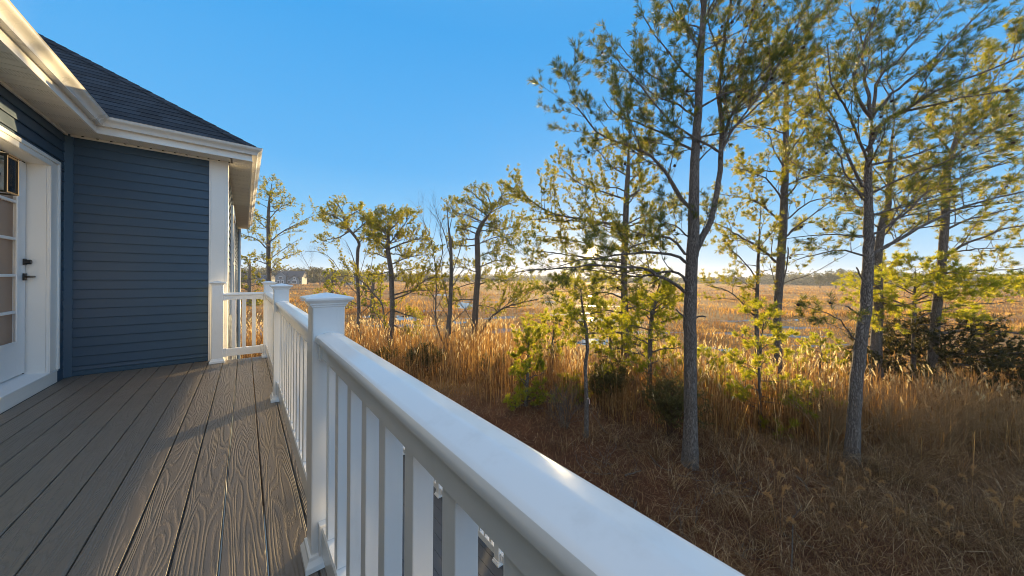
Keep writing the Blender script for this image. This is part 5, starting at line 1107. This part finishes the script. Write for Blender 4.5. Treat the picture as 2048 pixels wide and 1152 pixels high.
# yellow green pines in the middle distance behind the railing corner and the left hand row
young(71, 500, 610, [(499, 590), (499, 560), (500, 530), (500, 512)], (9, 8, 6, 3), 'marsh_pine', 'sunlit bushy pine in the marsh behind the short railing return', 22, .2, 2.6, .7, .12, leaf=M['needle'], subs=2.6, twigs=3.6, up=(.05, .5))
young(72, 665, 622, [(664, 600), (664, 575), (665, 555), (665, 540)], (8, 7, 5, 3), 'marsh_pine', 'low sunlit pine in the marsh just left of the thin trunked pine', 18, .2, 2.6, .7, .15, subs=2.6, twigs=3.6, up=(.0, .35))
young(73, 745, 625, [(745, 600), (746, 575), (748, 555), (748, 538)], (8, 7, 5, 3), 'marsh_pine', 'sunlit pine in the marsh between the thin trunked pine and the dense rounded pine', 18, .2, 2.4, .7, .2, subs=2.6, twigs=3.6, up=(.0, .4))
young(74, 1222, 735, [(1222, 715), (1221, 690), (1220, 665), (1221, 640)], (7, 6, 4, 3), 'young_pine', 'bright yellow green pine sapling beside the foot of the pine further back', 20, .16, 1.5, .5, .2, subs=3.2, twigs=4.6, up=(.1, .6))
young(75, 1105, 742, [(1106, 715), (1106, 690), (1107, 660), (1108, 630)], (7, 6, 4, 3), 'young_pine', 'loose yellow green pine sapling left of the slender young pine', 16, .16, 1.2, .4, .35, subs=3.2, twigs=4.6, up=(.1, .6))
young(76, 1640, 760, [(1640, 735), (1641, 705), (1640, 680)], (7, 5, 3), 'young_pine', 'small yellow green pine between the slim pine and the leaning trunk', 16, .16, 1.2, .4, .2, subs=3.2, twigs=4.6, up=(.1, .5))
# small sticks on the straw
tw = None
for k in range(26):
    bx, by = random.uniform(1120, 1700), random.uniform(900, 1120)
    if by > 690 + (bx - 740) * .588 * 1.0 + 240: pass
    g = G(bx, by); g[2] = gheight(g[0], g[1]) + .015
    if tw is None:
        T = Tree(9); T.limb([np.array([-.22, 0, .01]), np.array([-.05, .03, .02]), np.array([.1, .0, .015]), np.array([.26, .05, .04])], .008, .003, .1, subs=5, bare=.5, leafy_=False, sides=6, slmax=.16)
        tw = np_mesh('fallen_twig', np.concatenate(T.V), np.concatenate(T.Q), None, M['greybark'], smooth=True); o = tw
    else: o = tw.copy(); COL.objects.link(o)
    o.location = g; o.rotation_euler = (0, 0, random.uniform(0, 6.28)); sc_ = random.uniform(.5, 1.5); o.scale = (sc_,) * 3
    tag(o, 'short grey twig lying on the brown pine straw below the trees', 'twig', 'twigs scattered on the pine straw')
shrub(57, 1215, 810, 1.3, .8, 24, 'olive', 'olive green shrub in the reeds between the slender young pine and the forked pine', size=.07, per=12, wn=.022)
shrub(58, 1590, 850, 1.2, .8, 22, 'olive', 'olive green shrub in the reeds just left of the leaning pine trunk', size=.07, per=12, wn=.022)
shrub(59, 760, 742, 1.0, .8, 20, 'olive', 'olive green shrub in the reeds close beside the nearest capped post', size=.07, per=12, wn=.028)

# pale low haze over the marsh
hz = NT('haze'); pv = hz.n('ShaderNodeVolumePrincipled'); pv.inputs['Color'].default_value = (.85, .90, 1, 1); pv.inputs['Density'].default_value = .00038; pv.inputs['Anisotropy'].default_value = .3
hz.l(pv.outputs[0], hz.out.inputs['Volume'])
mb = MB(); mb.box(-2500, 2500, -2500, 2500, GZ - 1, 17); o = mb.build('haze', hz.m); o['kind'] = 'stuff'
